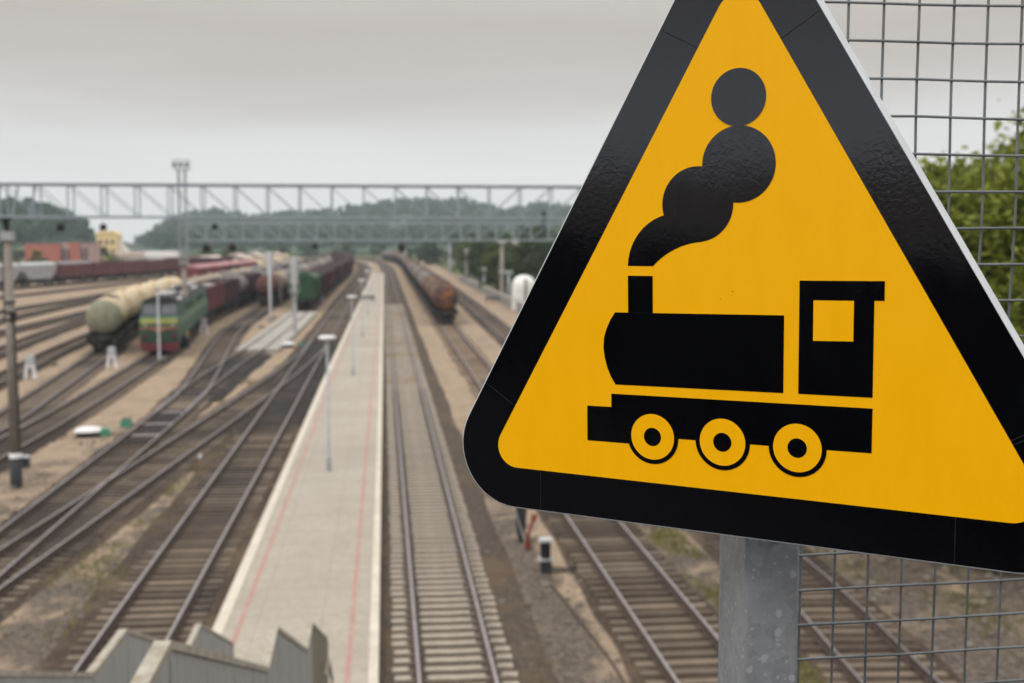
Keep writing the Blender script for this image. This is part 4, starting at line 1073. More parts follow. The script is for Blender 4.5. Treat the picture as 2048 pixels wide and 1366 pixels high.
# grey retaining wall and white storage tank
a, b_ = at(1075, 645), at(915, 560); mb = MB()
o = empty('retaining_wall', (a.x + .3, a.y, -.1), 0, 'low grey retaining wall along the right hand yard edge', 'wall')
mb.bar((0, 0, .55), (b_.x - a.x, b_.y - a.y, .55), .35, 1.3); mb.build('wall_body', M['soil_wall'], o)
mb = MB(); mb.bar((0, 0, 1.25), (b_.x - a.x, b_.y - a.y, 1.25), .5, .1); mb.build('coping', M['crossing'], o)
p = at(1047, 622); o = empty('storage_tank', (p.x + .3, p.y + 2, -.1), 0, 'white storage tank with rounded top right of the tracks, cut off by the sign', 'storage tank')
mb = MB(); mb.lathe([(1.62, 0), (1.62, 3.1), (1.55, 3.6), (1.3, 4.1), (.9, 4.45), (.4, 4.62), (0, 4.65)], (0, 0, 0), 'Z', 40, 0, True); mb.build('tank', M['storage_white'], o)
mb = MB(); mb.tube([(0, -1.75, 0), (0, -1.75, 4.2)], .16, 10); mb.bar((0, -1.7, 3.9), (0, -.6, 4.5), .12); mb.build('pipe', M['concrete_pole'], o)
mb = MB(); mb.lathe([(1.64, 1.5), (1.655, 1.5), (1.655, 1.58), (1.64, 1.58)], (0, 0, 0), 'Z', 40, 0, False); mb.build('hoop', M['soil_wall'], o)

# ------------------------------------------------------------------ buildings
def windows(root, X0, X1, y, z0, z1, n, m='glass_dark'):
    for i in range(n):
        c = X0 + (X1 - X0) * (i + .5) / n; w = (X1 - X0) / n * .5
        mb = MB(); mb.box((c, y - .05, (z0 + z1) / 2), (w, .12, z1 - z0)); mb.build('window', M[m], root)
Y = 345
a, b_ = atd(50, 520, Y), atd(180, 520, Y)
o = empty('brick_building', (a.x, Y, -.1), 0, 'red brick building at the foot of the left hill behind the wagons', 'building')
w = b_.x - a.x; H = 8.1
mb = MB(); mb.box((w * .27, 6, H / 2), (w * .54, 12, H)); mb.build('wing', M['brick_red'], o)
mb = MB(); mb.box((w * .615, 7, H / 2 + .1), (w * .15 - .01, 12, H + .2)); mb.build('stair_tower', M['brick_pale'], o)
mb = MB(); mb.box((w * .77, 5.5, H / 2 + .15), (w * .16 - .01, 12, H + .3)); mb.build('wing', M['brick_red'], o)
mb = MB(); mb.box((w * .93, 5.8, H / 2 + .1), (w * .16 - .01, 12, H + .2)); mb.build('wing', M['brick_pale'], o)
mb = MB(); mb.box((w * .27, 6, H + .12), (w * .54 + .3, 12.3, .24)); mb.box((w * .86, 5.6, H + .45), (w * .33, 12.4, .22)); mb.build('roof', M['roof_grey'], o)
windows(o, w * .55, w * .68, 1.0, 1.5, 6.5, 2); windows(o, w * .86, w * .99, -.2, 1.2, 7, 3)
Y = 520
a = atd(193, 500, Y); o = empty('yellow_house', (a.x, Y, -.1), 0, 'pale yellow house between the left hill and the valley', 'house')
mb = MB(); mb.box((4.3, 5, 5.6), (8.6, 10, 11.2)); mb.build('wall', M['house_yellow'], o)
mb = MB(); mb.prism([(-.4, 11.2), (9, 11.2), (7, 13), (1.5, 13)], -.3, 10.3, lambda u, v, ww: Vector((u, ww, v))); mb.build('roof', M['house_yellow'], o)
mb = MB(); mb.prism([(8.61, 0), (13.2, 0), (13.2, 3), (8.61, 8.2)], .5, 9, lambda u, v, ww: Vector((u, ww, v))); mb.build('annexe', M['plaster'], o)
windows(o, .8, 8, 0, 7.2, 9, 3); windows(o, .8, 8, 0, 3.2, 5, 3)
def shed(px0, px1, ptop, Y, wall, roof, label, rh=.9):
    a, b_ = atd(px0, ptop, Y), atd(px1, ptop, Y); w = b_.x - a.x; H = a.z + .1
    o = empty('shed', (a.x, Y, -.1), 0, label, 'shed')
    mb = MB(); mb.box((w / 2, 5, (H - rh) / 2), (w, 10, H - rh)); mb.build('wall', M[wall], o)
    mb = MB(); mb.prism([(-.3, H - rh + .01), (w + .3, H - rh + .01), (w, H), (0, H)], -.4, 10.4, lambda u, v, ww: Vector((u, ww, v))); mb.build('roof', M[roof], o)
    windows(o, w * .1, w * .9, 0, H * .35, H * .6, 4)
shed(284, 352, 503, 400, 'maroon', 'roof_white', 'long low shed with a white roof right of the yellow house', 1.9)
shed(228, 276, 504, 380, 'plaster', 'plaster', 'pale plaster shed at the foot of the yellow house', 1.0)
shed(796, 812, 500, 640, 'roof_white', 'roof_white', 'small white hut above the curve of the distant train', 1.0)
shed(852, 874, 508, 560, 'roof_white', 'roof_grey', 'small pale hut under the wooded slope right of the tank train', 1.0)
shed(1030, 1064, 470, 330, 'plaster', 'roof_grey', 'pale house among the dark trees behind the far gantry', 1.2)

# ------------------------------------------------------------------ hills and far forest
def interp(tab, x):
    if x <= tab[0][0]: return tab[0][1]
    for (x0, y0), (x1, y1) in zip(tab, tab[1:]):
        if x <= x1: return y0 + (y1 - y0) * (x - x0) / (x1 - x0)
    return tab[-1][1]
from mathutils import noise as mn
def hill(name, Y0, sil, front, back, tree_h, label=None, ntree=1500, gridx=14, seed=1):
    """sil: skyline as (photo column, photo row) at distance Y0, tree tops included"""
    tab = []
    for (px, py) in sil:
        p = atd(px, py, Y0); tab.append((p.x, max(p.z - tree_h, -.5)))
    x0, x1 = tab[0][0], tab[-1][0]
    def hz(xx, y):
        x = xx * Y0 / y if y < Y0 else xx   # the slopes fan out towards the yard
        t = (y - Y0); s = front if t < 0 else back
        f = math.exp(-(t / s) ** 2 * 1.4); e = mn.noise(Vector((x * .006, y * .006, seed))) * 5 * f
        return interp(tab, x) * f + min(e, 0) * (1 if interp(tab, x) > 4 else 0) - .6
    nx = int((x1 - x0) / gridx) + 1; ny = int((front * 1.5 + back) / gridx) + 1
    vs = []; 
    for j in range(ny + 1):
        y = Y0 - front * 1.5 + j * (front * 1.5 + back) / ny
        for i in range(nx + 1):
            x = x0 + (x1 - x0) * i / nx; vs.append((x, y, hz(x, y)))
    mb = MB(); mb.add(vs, [(j * (nx + 1) + i, j * (nx + 1) + i + 1, (j + 1) * (nx + 1) + i + 1, (j + 1) * (nx + 1) + i) for j in range(ny) for i in range(nx)], 0, True)
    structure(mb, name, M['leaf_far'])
    r = random.Random(seed); mb = MB(); n = 0
    while n < ntree:
        x = r.uniform(x0, x1); y = Y0 - front * 1.4 * (1 - r.random() ** 1.3) + r.uniform(0, .12) * back
        z = hz(x, y)
        if z < .8: 
            n += .25; continue
        n += 1; h = tree_h * r.uniform(.75, 1.25); wd = h * r.uniform(.22, .36)
        for k in range(30):
            a = r.uniform(0, 6.28); u = r.random() ** .8; rr = wd * math.sqrt(max(0, 1 - (2 * u - .75) ** 2 * .6)) * r.uniform(.3, 1)
            c = Vector((x + rr * math.cos(a), y + rr * math.sin(a), z + h * (.15 + .85 * u))); s = h * r.uniform(.09, .17)
            q = Euler((r.uniform(0, 6.28), r.uniform(0, 6.28), 0)).to_matrix()
            mb.add([c + q @ Vector((-s, -s, 0)), c + q @ Vector((s, -s * .6, 0)), c + q @ Vector((.5 * s, s, .3 * s)), c + q @ Vector((-.7 * s, .8 * s, 0))], [(0, 1, 2, 3)])
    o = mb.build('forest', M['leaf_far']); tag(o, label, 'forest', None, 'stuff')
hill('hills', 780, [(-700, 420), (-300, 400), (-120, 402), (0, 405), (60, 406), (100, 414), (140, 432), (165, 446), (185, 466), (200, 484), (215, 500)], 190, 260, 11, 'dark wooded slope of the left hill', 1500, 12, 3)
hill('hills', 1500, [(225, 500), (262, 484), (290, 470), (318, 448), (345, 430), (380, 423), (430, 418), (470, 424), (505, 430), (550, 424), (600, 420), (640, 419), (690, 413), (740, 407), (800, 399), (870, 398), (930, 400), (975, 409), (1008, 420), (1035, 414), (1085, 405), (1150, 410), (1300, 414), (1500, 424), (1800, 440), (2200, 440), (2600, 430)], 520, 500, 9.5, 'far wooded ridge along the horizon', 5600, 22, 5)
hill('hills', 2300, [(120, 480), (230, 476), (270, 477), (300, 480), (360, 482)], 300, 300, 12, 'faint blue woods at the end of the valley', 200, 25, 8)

# ------------------------------------------------------------------ trees and plants
def leaf_cloud(mb, lobes, n, size, r, flat=.75):
    tot = sum(l[3] * l[4] for l in lobes)
    for (cx, cy, cz, rx, rz) in lobes:
        m = int(n * rx * rz / tot); tw = [(Vector((r.gauss(0, 1), r.gauss(0, 1), r.gauss(0, 1))).normalized(), r.uniform(.55, 1.05)) for _ in range(max(6, m // 28))]
        for k in range(m):
            d, q = r.choice(tw)
            p = d * q + Vector((r.gauss(0, .17), r.gauss(0, .17), r.gauss(0, .14)))
            c = Vector((cx + p.x * rx, cy + p.y * rx, cz + p.z * rz)); s = size * r.uniform(.6, 1.3)
            e = Euler((r.gauss(0, .7), r.gauss(0, .7), r.uniform(0, 6.28))).to_matrix()
            mb.add([c + e @ Vector((0, -s, 0)), c + e @ Vector((s * .5, 0, .12 * s)), c + e @ Vector((0, s, 0)), c + e @ Vector((-s * .5, 0, .12 * s))], [(0, 1, 2, 3)])
def tree(name, loc, h, rad, leafm, n, size, label, seed, group=None, cat='tree', low=.28, lobes=None):
    r = random.Random(seed); root = empty(name, loc, 0, label, cat, group)
    tk = MB(); top = h * .72; bend = [Vector((r.uniform(-.05, .05) * h * t, r.uniform(-.05, .05) * h * t, top * t)) for t in (0, .25, .5, .75, 1)]
    tk.tube(bend, [h * .026, h * .021, h * .017, h * .011, h * .004], 9)
    L = lobes or []
    if not lobes:
        k = 9
        for i in range(k):
            a = i * 2.4 + r.uniform(-.4, .4); u = (i + .5) / k; zz = h * (low + (1 - low) * u * .88); rr = rad * (.62 if u < .8 else .25) * math.sin(PI * (.18 + .74 * u)) 
            s = rad * r.uniform(.40, .58) * (1.05 - .35 * abs(u - .4))
            L.append((rr * math.cos(a), rr * math.sin(a), zz, s, s * .8))
        L.append((0, 0, h * .62, rad * .6, h * .25))
    for (x, y, z, rx, rz) in L:
        t = min(max((z - h * .12) / top, .1), .9); st = Vector((0, 0, top * t * .75))
        e = Vector((x, y, z)); tk.tube([st, st.lerp(e, .5) + Vector((0, 0, .03 * h)), e], [h * .010, h * .007, h * .003], 6)
    tk.build('trunk', M['bark'], root)
    mb = MB(); leaf_cloud(mb, L, n, size, r); mb.build('crown', M[leafm], root)
    return root
# big leafy trees on the bank behind the wire mesh
tree('leafy_tree', (20.3, 34.0, -.1), 13.1, 6.2, 'leaf_near', 60000, .17, 'tall light green leafy tree behind the wire mesh, highest on the right', 11, low=.15)
tree('leafy_tree', (16.3, 33.5, -.1), 12.3, 4.0, 'leaf_near', 30000, .165, 'slim light green tree at the left of the leafy group behind the wire mesh', 12, low=.22)
tree('leafy_tree', (19.8, 43, -.1), 11.5, 4.6, 'leaf_mid', 13000, .15, 'darker rounded tree behind the light green ones on the right', 13, low=.1)
tree('leafy_tree', (25.5, 31, -.1), 12, 5, 'leaf_mid', 12000, .15, 'broad green tree standing at the right edge of the view', 15, low=.1)
r2 = random.Random(5)
for i, (x, y, h) in enumerate(((17.4, 31.2, 1.6), (19.2, 30.0, 2.4), (18.4, 36, 3.6), (21.5, 37.5, 4.2))):
    rt = empty('shrub', (x, y, -.1), 0, ['low green shrub at the foot of the bank below the mesh', 'green shrub right of the low one below the mesh', 'taller shrub under the leafy trees', 'tallest shrub behind the leafy trees'][i], 'shrub')
    tk = MB()
    for k in range(5): tk.tube([(0, 0, 0), (r2.uniform(-.3, .3) * h, r2.uniform(-.3, .3) * h, h * .8)], [.04, .012], 5)
    tk.build('stem', M['bark'], rt)
    mb = MB(); leaf_cloud(mb, [(r2.uniform(-.3, .3) * h, r2.uniform(-.3, .3) * h, h * r2.uniform(.35, .75), h * .42, h * .33) for _ in range(5)], 2200, .09, r2); mb.build('leaves', M['leaf_mid'], rt)
# dark wood on the right of the tracks
spots = [(20, 205, 9), (23, 190, 9.5), (26, 182, 10.5), (29, 176, 10), (33, 172, 11.5), (37, 170, 10.5), (22, 225, 10), (27, 215, 11.5), (32, 205, 11), (38, 196, 12.5), (43, 188, 12), (20.5, 250, 9.5), (25, 250, 11), (31, 240, 12), (40, 226, 13), (47, 205, 13), (21, 290, 10), (27, 300, 11), (35, 280, 12.5), (45, 262, 13.5), (54, 240, 14), (60, 215, 13), (26, 360, 11), (36, 350, 12), (50, 330, 14), (17, 420, 10), (27, 430, 11.5), (40, 420, 12)]
w1 = ['dark', 'deep green', 'olive', 'shadowy', 'bushy', 'broad', 'slender', 'tall', 'rounded', 'ragged']
for i, (x, y, h) in enumerate(spots):
    dist = 'front' if y < 210 else 'middle' if y < 300 else 'rear'
    tree('broadleaf_tree', (x, y, -.1), h, h * (.42 + .05 * (i % 3)), 'leaf_dark' if i % 4 else 'leaf_mid', 2600, .36, f"{ORD[i]} tree of the dark wood counted from its {'front' if i < 12 else 'middle' if i < 22 else 'back'}, {w1[i % 10]} crown", 40 + i, 'trees of the dark wood right of the tracks', low=.08)
# tall spruce breaking the skyline
def spruce(loc, h, rad, label, seed):
    r = random.Random(seed); root = empty('spruce_tree', loc, 0, label, 'tree')
    tk = MB(); tk.tube([(0, 0, 0), (0, 0, h)], [h * .016, .03], 8); tk.build('trunk', M['bark'], root)
    mb = MB()
    for k in range(1700):
        u = r.random() ** .8; tier = round(u * 13) / 13; z = h * (.12 + .86 * tier) - r.random() * h * .045; a = r.uniform(0, 6.28); rr = rad * (1 - tier * .96) * r.random() ** .5
        c = Vector((rr * math.cos(a), rr * math.sin(a), z - rr * .25)); s = h * .022 * r.uniform(.7, 1.4)
        e = Euler((r.gauss(0, .5), r.gauss(0, .5), a)).to_matrix()
        mb.add([c + e @ Vector((-s, -.4 * s, -.2 * s)), c + e @ Vector((s * 1.3, 0, -.4 * s)), c + e @ Vector((-s, .5 * s, 0))], [(0, 1, 2)])
    mb.build('crown', M['leaf_dark'], root)
p = atd(1087, 560, 265); spruce((p.x, 265, -.1), 15.8, 3.0, 'tall dark spruce breaking the skyline beside the sign', 3)
p = atd(1045, 560, 285); spruce((p.x, 285, -.1), 12.6, 2.4, 'smaller dark spruce left of the tall one', 4)
# shrubs near the brick building
for i, (px, Y, h, w) in enumerate(((20, 330, 5.5, 8), (75, 325, 6.5, 6), (-40, 335, 7, 9), (185, 380, 8.5, 6), (205, 400, 7.5, 6), (228, 372, 4.2, 6))):
    p = atd(px, 520, Y)
    tree('bushy_tree', (p.x, Y, -.1), h, w * .55, 'leaf_mid' if i < 3 or i == 5 else 'leaf_dark', 900, .42,
         ['green bush left of the brick building behind the gantry pole', 'pointed green bush in front of the brick building', 'green bush at the far left edge', 'dark tree right of the brick building', 'second dark tree right of the brick building', 'low green bush before the pale shed'][i], 90 + i, None, 'bush', .02)
for i, (px, Y, h) in enumerate(((418, 470, 6.5), (455, 480, 6), (480, 500, 6), (560, 560, 7), (620, 560, 7.5), (690, 560, 8), (760, 620, 8), (835, 470, 7), (868, 450, 6.5))):
    p = atd(px, 510, Y)
    tree('bushy_tree', (p.x, Y, -.1), h, h * .75, 'leaf_mid' if i < 3 else 'leaf_dark', 700, .6, f'{ORD[i]} bushy tree from the left along the back of the yard', 120 + i, 'bushy trees along the back of the yard', 'tree', .02)

# gravel stones and grass tufts near the footbridge
r3 = random.Random(21); mb = MB(); mw = MB()
def stone(m_, x, y, s, z=-.12):
    a = r3.uniform(0, 6.28); c, sn = math.cos(a), math.sin(a); vs = []
    for (u, v, w) in ((1, 0, 0), (0, 1, 0), (-1, 0, 0), (0, -1, 0), (0, 0, 1), (0, 0, -1)):
        k = s * r3.uniform(.7, 1.2); vs.append((x + (u * c - v * sn) * k, y + (u * sn + v * c) * k, z + .3 * s + w * k * .7))
    m_.add(vs, [(0, 1, 4), (1, 2, 4), (2, 3, 4), (3, 0, 4), (1, 0, 5), (2, 1, 5), (3, 2, 5), (0, 3, 5)])
n = 0
while n < 9000:
    y = 20 + 42 * r3.random() ** 1.6; x = r3.uniform(-16, 20)
    if -4.1 < x < -.1 or .1 < x < 2.9 or 5.4 < x < 8.1 or (9.6 < x < 12.6) or -7.2 < x < -4.1: continue
    if mn.noise(Vector((x * .35, y * .18, 2))) < r3.uniform(-.5, .3): continue
    stone(mb, x, y, r3.uniform(.025, .06) * (1 + (r3.random() < .03) * 1.6)); n += 1
o = mb.build('gravel', M['dry_stone']); o['kind'] = 'stuff'
mb = MB(); n = 0
while n < 260:
    y = 22 + 30 * r3.random(); x = r3.uniform(12.6, 21)
    stone(mb, x, y, r3.uniform(.06, .2)); n += 1
o = mb.build('rubble', M['dry_stone']); o['kind'] = 'stuff'
mb = MB(); n = 0
while n < 5200:
    y = 19 + 60 * r3.random() ** 1.3
    x = r3.choice((r3.gauss(8.9, .45), r3.gauss(14.5, 1.6), r3.gauss(18, 2), r3.gauss(-8.6, .8)))
    if (5.3 < x < 8.2) or 9.4 < x < 12.8: continue
    if mn.noise(Vector((x * .5, y * .25, 9))) < r3.uniform(-.1, .35): continue
    n += 1
    for k in range(3):
        h = r3.uniform(.06, .2) * (1.5 if x > 16 else 1); a = r3.uniform(0, 6.28); dx, dy = math.cos(a) * .03, math.sin(a) * .03; ox, oy = r3.uniform(-.08, .08), r3.uniform(-.08, .08)
        mb.add([(x + ox - dx, y + oy - dy, -.12), (x + ox + dx, y + oy + dy, -.12), (x + ox + r3.uniform(-.09, .09), y + oy + r3.uniform(-.09, .09), -.12 + h)], [(0, 1, 2)])
o = mb.build('grass', M['grass_dry']); o['kind'] = 'stuff'

# ------------------------------------------------------------------ the warning sign
SO = Vector((.37473, 1.20320, EYE - .3167))
hx = Vector((.80468, -.59371, 0)); ux = Vector((-.02108, -.02857, .99937)); hx.normalize(); nz = hx.cross(ux).normalized(); ux = nz.cross(hx)
PX0, PX1, PY0, PY1 = .398, .461, 1.245, 1.345
sign = empty('warning_sign', ((PX0 + PX1) / 2, (PY0 + PY1) / 2, DK), 0, 'yellow triangular warning sign with black steam locomotive symbol on a galvanised post', 'warning sign')
SL = Matrix.Translation(-sign.location)
def rtri(side, base, rad, inset, n=14):
    """rounded equilateral triangle, mm"""
    h = side * math.sqrt(3) / 2; A = [(-side / 2, base), (side / 2, base), (0, base + h)]
    cx, cy = 0, base + h / 3; inr = h / 3; k = (inr - inset) / inr
    V = [Vector((cx + (x - cx) * k, cy + (y - cy) * k)) for x, y in A]; out = []
    for i, (a0, ) in enumerate(((210,), (330,), (90,))):
        c = V[i] + (Vector((cx, cy)) - V[i]).normalized() * rad * 2
        for j in range(n + 1):
            a = R(a0 - 60 + 120 * j / n); out.append((c.x + rad * math.cos(a), c.y + rad * math.sin(a)))
    return out
mm = lambda u, v, w: Vector((u / 1000, v / 1000, w / 1000))
outer = rtri(800, -2, 72, 0); n = len(outer)
mb = MB()
rings = [(rtri(800, -2, 71, 1.0), 0.0), (outer, -1.0), (outer, -26), (rtri(800, -2, 70, 2.2), -26), (rtri(800, -2, 70, 2.2), -2.2)]
vs = [mm(u, v, w) for rg, w in rings for u, v in rg]
fs = [(k * n + i, k * n + (i + 1) % n, (k + 1) * n + (i + 1) % n, (k + 1) * n + i)[::-1] for k in range(4) for i in range(n)]
fs.append(tuple(range(n))); fs.append(tuple(range(4 * n, 5 * n))[::-1])
mb.add(vs, fs)
panel = mb.build('panel', M['alu_rim'], sign)
panel.matrix_local = SL @ (Matrix.Translation(SO) @ Matrix((hx, ux, nz)).transposed().to_4x4())
def film_part(name, polys, mats):
    mb = MB()
    for poly, w, mi in polys: mb.add([mm(u, v, w) for u, v in poly], [tuple(range(len(poly)))], mi)
    return mb.build(name, mats, panel)
film_part('border', [(rtri(800, -2, 70.3, 1.7), .35, 0)], M['film_black'])
film_part('yellow_face', [(rtri(800, -2, 25, 49.5, 12), .7, 0)], M['film_yellow'])
def circ(cx, cy, r, n=48): return [(cx + r * math.cos(2 * PI * i / n), cy + r * math.sin(2 * PI * i / n)) for i in range(n)]
sym = [([(-125.6, 236.2), (-96.2, 236.6), (-96.2, 277.0), (-125.6, 276.8)], 1.1, 0)]
arc = [(-141.6, 155.1), (-147.2, 163.8), (-151.6, 174.0), (-154.6, 184.9), (-156.1, 196.0), (-155.3, 207.2), (-152.4, 216.6), (-147.6, 226.8), (-141.6, 235.9)]
sym.append(([(49.5, 158.0), (49.6, 238.8)] + arc[::-1], 1.0, 0))
sym.append(([(65.1, 158.3), (140.2, 159.3), (140.2, 256.25), (150.0, 256.3), (150.0, 275.8), (65.3, 274.8)], 1.0, 0))
sym.append(([(79.9, 213.9), (120.3, 214.9), (120.4, 255.6), (79.9, 255.0)], 1.4, 1))
sym.append(([(-177.3, 88.7), (-125.6, 89.5), (-125.6, 99.0), (34.0, 101.2), (140.2, 103.0), (140.4, 148.4), (-146.8, 144.4), (-146.9, 129.3), (-177.0, 128.7)], 1.0, 0))
for cx, cy in ((-97.0, 99.5), (-16.3, 100.6), (64.8, 101.6)):
    sym += [(circ(cx, cy, 30.4), 1.2, 0), (circ(cx, cy, 25.5), 1.4, 1), (circ(cx, cy, 10.2), 1.6, 0)]
film_part('locomotive_symbol', sym, [M['film_symbol'], M['film_yellow']])
def arcpts(p0, p1, p2, n=10):
    (x1, y1), (x2, y2), (x3, y3) = p0, p1, p2
    d = 2 * (x1 * (y2 - y3) + x2 * (y3 - y1) + x3 * (y1 - y2))
    ux_ = ((x1 * x1 + y1 * y1) * (y2 - y3) + (x2 * x2 + y2 * y2) * (y3 - y1) + (x3 * x3 + y3 * y3) * (y1 - y2)) / d
    uy_ = ((x1 * x1 + y1 * y1) * (x3 - x2) + (x2 * x2 + y2 * y2) * (x1 - x3) + (x3 * x3 + y3 * y3) * (x2 - x1)) / d
    r = math.hypot(x1 - ux_, y1 - uy_); a0 = math.atan2(y1 - uy_, x1 - ux_); a2 = math.atan2(y3 - uy_, x3 - ux_); a1 = math.atan2(y2 - uy_, x2 - ux_)
    da = (a2 - a0 + PI) % (2 * PI) - PI
    return [(ux_ + r * math.cos(a0 + da * i / n), uy_ + r * math.sin(a0 + da * i / n)) for i in range(n + 1)]
tail = arcpts((-95.8, 287.6), (-70.5, 306.0), (-39.2, 314.0)) + [(-45, 330)] + arcpts((-80, 343.2), (-113.0, 322.4), (-125.6, 287.5))
film_part('smoke_symbol', [(tail, .95, 0), (circ(-45, 353.6, 39.7), 1.05, 0), (circ(0, 394, 39.5, 56), 1.15, 0), (circ(-.4, 462, 29.4), 1.25, 0)], M['film_symbol'])
sm = MB()
for a, b_ in (((-82, 534.4), (-42.3, 513.3)), ((83.2, 541.5), (42.9, 516.5)), ((-312, 147.2), (-274.3, 122.7)), ((-239.2, 46.2), (-239.5, 1)), ((264.8, 124.4), (303, 146.5)), ((266.4, 120.3), (305, 142)), ((221.4, 47.2), (221.3, 0))):
    a, b_ = Vector(a), Vector(b_); d = (b_ - a).normalized(); x = Vector((-d.y, d.x)) * .45
    sm.add([mm(*(a + x), .6), mm(*(a - x), .6), mm(*(b_ - x), .6), mm(*(b_ + x), .6)], [(0, 1, 2, 3)])
sm.build('seam', M['seam'], panel)
# post: rectangular hollow section with rounded corners
def rrect(x0, x1, y0, y1, r, n=5):
    out = []
    for cx, cy, a0 in ((x1 - r, y1 - r, 0), (x0 + r, y1 - r, 90), (x0 + r, y0 + r, 180), (x1 - r, y0 + r, 270)):
        for j in range(n + 1):
            a = R(a0 + 90 * j / n); out.append((cx + r * math.cos(a), cy + r * math.sin(a)))
    return out
w_, d_ = PX1 - PX0, PY1 - PY0
mb = MB(); o_ = rrect(-w_ / 2, w_ / 2, -d_ / 2, d_ / 2, .005); i_ = rrect(-w_ / 2 + .004, w_ / 2 - .004, -d_ / 2 + .004, d_ / 2 - .004, .003); k = len(o_); top = 1.80
vs = [(x, y, .0) for x, y in o_] + [(x, y, top) for x, y in o_] + [(x, y, top) for x, y in i_] + [(x, y, top - .3) for x, y in i_]
mb.add(vs, [(q * k + i, q * k + (i + 1) % k, (q + 1) * k + (i + 1) % k, (q + 1) * k + i) for q in range(3) for i in range(k)], 0, False)
mb.build('post', M['post'], sign)
mb = MB(); mb.box((0, 0, .006), (.2, .2, .012)); mb.build('base_plate', M['post'], sign)
inv = SL
for v in (.11, .36):
    mb = MB(); c = SO + ux * v - nz * .03 
    zz = c.z - sign.location.z
    mb.box((0, -d_ / 2 - .004, zz), (w_ + .05, .007, .035)); mb.box((-w_ / 2 - .005, 0, zz), (.006, d_ + .02, .035)); mb.box((w_ / 2 + .005, 0, zz), (.006, d_ + .02, .035)); mb.box((0, d_ / 2 + .006, zz), (w_ + .02, .006, .035))
    mb.build('clamp', M['galv'], sign)
mb = MB(); bz = SO.z - .0135 - sign.location.z
mb.lathe([(0, -.0065), (.004, -.006), (.0068, -.0035), (.0072, -.0)], (.006, -d_ / 2, bz), 'Y', 16, 0, True); mb.build('bolt', M['alu_rim'], sign)

# ------------------------------------------------------------------ wire mesh panel
FO = Vector((.62127, 1.54184, EYE + .31380))
fx = Vector((.99935, .03584, .00299)); fu = Vector((-.00267, -.00906, .99996)); 
fence = empty('wire_mesh_panel', (PX1, FO.y, DK), 0, 'galvanised welded wire mesh screen beside the sign post', 'mesh fence')
mb = MB(); FR = -fence.location
i0, i1, k0, k1 = -3, 19, -12, 36
def wob(i, k): return Vector((mn.noise(Vector((i * .31, k * .27, 1))) * .0022, mn.noise(Vector((i * .23, k * .3, 7))) * .004, mn.noise(Vector((i * .29, k * .33, 4))) * .0022))
for i in range(i0, i1 + 1):
    mb.tube([FO + fx * (.05 * i + .00012 * k * 0) - fu * (.05 * k) + wob(i, k) + FR for k in range(k0, k1 + 1)], .0019, 7)
for k in range(k0, k1 + 1):
    mb.tube([FO + fx * (.05 * i) - fu * (.05 * k) + wob(i, k) + Vector((0, -.0028, 0)) + FR for i in range(i0, i1 + 1)], .0019, 7)
mb.build('wire_mesh', M['wire'], fence)
mb = MB()
for i in (i0, i1): 
    c = FO + fx * (.05 * i) + FR; mb.bar((c.x, c.y + .012, .0), (c.x, c.y + .012, c.z + .65), .02)
mb.build('edge_bar', M['galv'], fence)

# ------------------------------------------------------------------ world, sun, camera
wd = bpy.data.worlds.new('World'); scn.world = wd; wd.use_nodes = True
nt = wd.node_tree; bg = nt.nodes['Background']
SUN_EL, SUN_AZ = R(52), R(232)      # azimuth clockwise from +Y: behind the camera to the left
sky = nt.nodes.new('ShaderNodeTexSky'); sky.sky_type = 'NISHITA'; sky.sun_disc = False
sky.sun_elevation = SUN_EL; sky.sun_rotation = SUN_AZ; sky.air_density = 1.0; sky.dust_density = 3.0
gen = nt.nodes.new('ShaderNodeTexCoord').outputs['Generated']
sep = nt.nodes.new('ShaderNodeSeparateXYZ'); nt.links.new(gen, sep.inputs[0])
mp = nt.nodes.new('ShaderNodeMapping'); mp.inputs['Scale'].default_value = (2.2, 2.2, 15); nt.links.new(gen, mp.inputs['Vector'])
cn = noise(nt, 1.0, 4, .5, mp.outputs['Vector'], .25)
ad = nt.nodes.new('ShaderNodeMath'); ad.operation = 'MULTIPLY_ADD'; nt.links.new(cn, ad.inputs[0]); ad.inputs[1].default_value = .11
ad.inputs[2].default_value = -.055
ad2 = nt.nodes.new('ShaderNodeMath'); ad2.operation = 'ADD'; nt.links.new(sep.outputs['Z'], ad2.inputs[0]); nt.links.new(ad.outputs[0], ad2.inputs[1])
cloud = ramp(nt, ad2.outputs[0], [(0.0, (.76, .745, .725)), (.05, (.725, .71, .692)), (.09, (.595, .587, .575)), (.135, (.455, .428, .398)), (.175, (.415, .378, .345)), (.22, (.50, .475, .445)), (.40, (.95, .94, .93)), (.75, (1.30, 1.29, 1.27))])
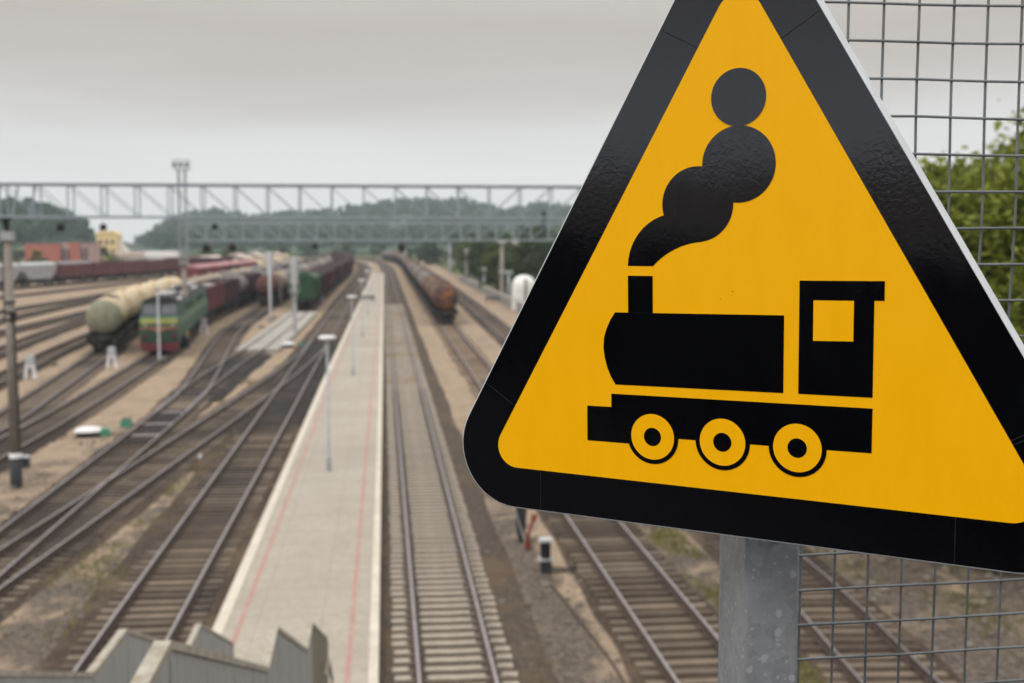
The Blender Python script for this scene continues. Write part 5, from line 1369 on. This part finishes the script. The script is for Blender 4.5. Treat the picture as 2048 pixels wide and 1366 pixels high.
hs = nt.nodes.new('ShaderNodeHueSaturation'); hs.inputs['Saturation'].default_value = .25; hs.inputs['Value'].default_value = .08; nt.links.new(sky.outputs[0], hs.inputs['Color'])
c = mixc(nt, .06, cloud, hs.outputs['Color']); nt.links.new(c, bg.inputs['Color']); bg.inputs['Strength'].default_value = 1.0
sun = bpy.data.lights.new('Sun', 'SUN'); sun.energy = 1.0; sun.angle = R(25); sun.color = (1, .96, .9)
so = bpy.data.objects.new('sun_lamp', sun); col.objects.link(so)
sd = Vector((math.sin(SUN_AZ) * math.cos(SUN_EL), math.cos(SUN_AZ) * math.cos(SUN_EL), math.sin(SUN_EL)))
so.rotation_euler = (-sd).to_track_quat('-Z', 'Y').to_euler(); so.location = (-20, -20, 60)

HAZE = 0.00024
if HAZE:
    mb = MB(); mb.box((0, 1200, 59), (5400, 4200, 122)); hz_ = mb.mesh('haze', [])
    m = bpy.data.materials.new('haze'); m.use_nodes = True; t = m.node_tree; t.nodes.clear()
    ou = t.nodes.new('ShaderNodeOutputMaterial'); pv = t.nodes.new('ShaderNodeVolumePrincipled')
    pv.inputs['Color'].default_value = (.82, .92, .99, 1); pv.inputs['Density'].default_value = HAZE; pv.inputs['Anisotropy'].default_value = .2
    t.links.new(pv.outputs[0], ou.inputs['Volume']); hz_.materials.append(m)
    o = link('haze', hz_); o['kind'] = 'stuff'

cam = bpy.data.cameras.new('camera'); co = bpy.data.objects.new('camera', cam); col.objects.link(co)
co.location = (0, 0, EYE); co.matrix_world = Matrix.Translation((0, 0, EYE)) @ Matrix((RTV, UPV, -FW)).transposed().to_4x4()
cam.sensor_width = 36; cam.lens = FPX * 36 / 2048; cam.clip_start = .05; cam.clip_end = 8000
cam.dof.use_dof = True; cam.dof.focus_distance = 1.27; cam.dof.aperture_fstop = 6.7; cam.dof.aperture_blades = 7
scn.camera = co
scn.view_settings.view_transform = 'Standard'; scn.view_settings.look = 'None'; scn.view_settings.exposure = .40; scn.view_settings.gamma = 1
scn.render.engine = 'CYCLES'
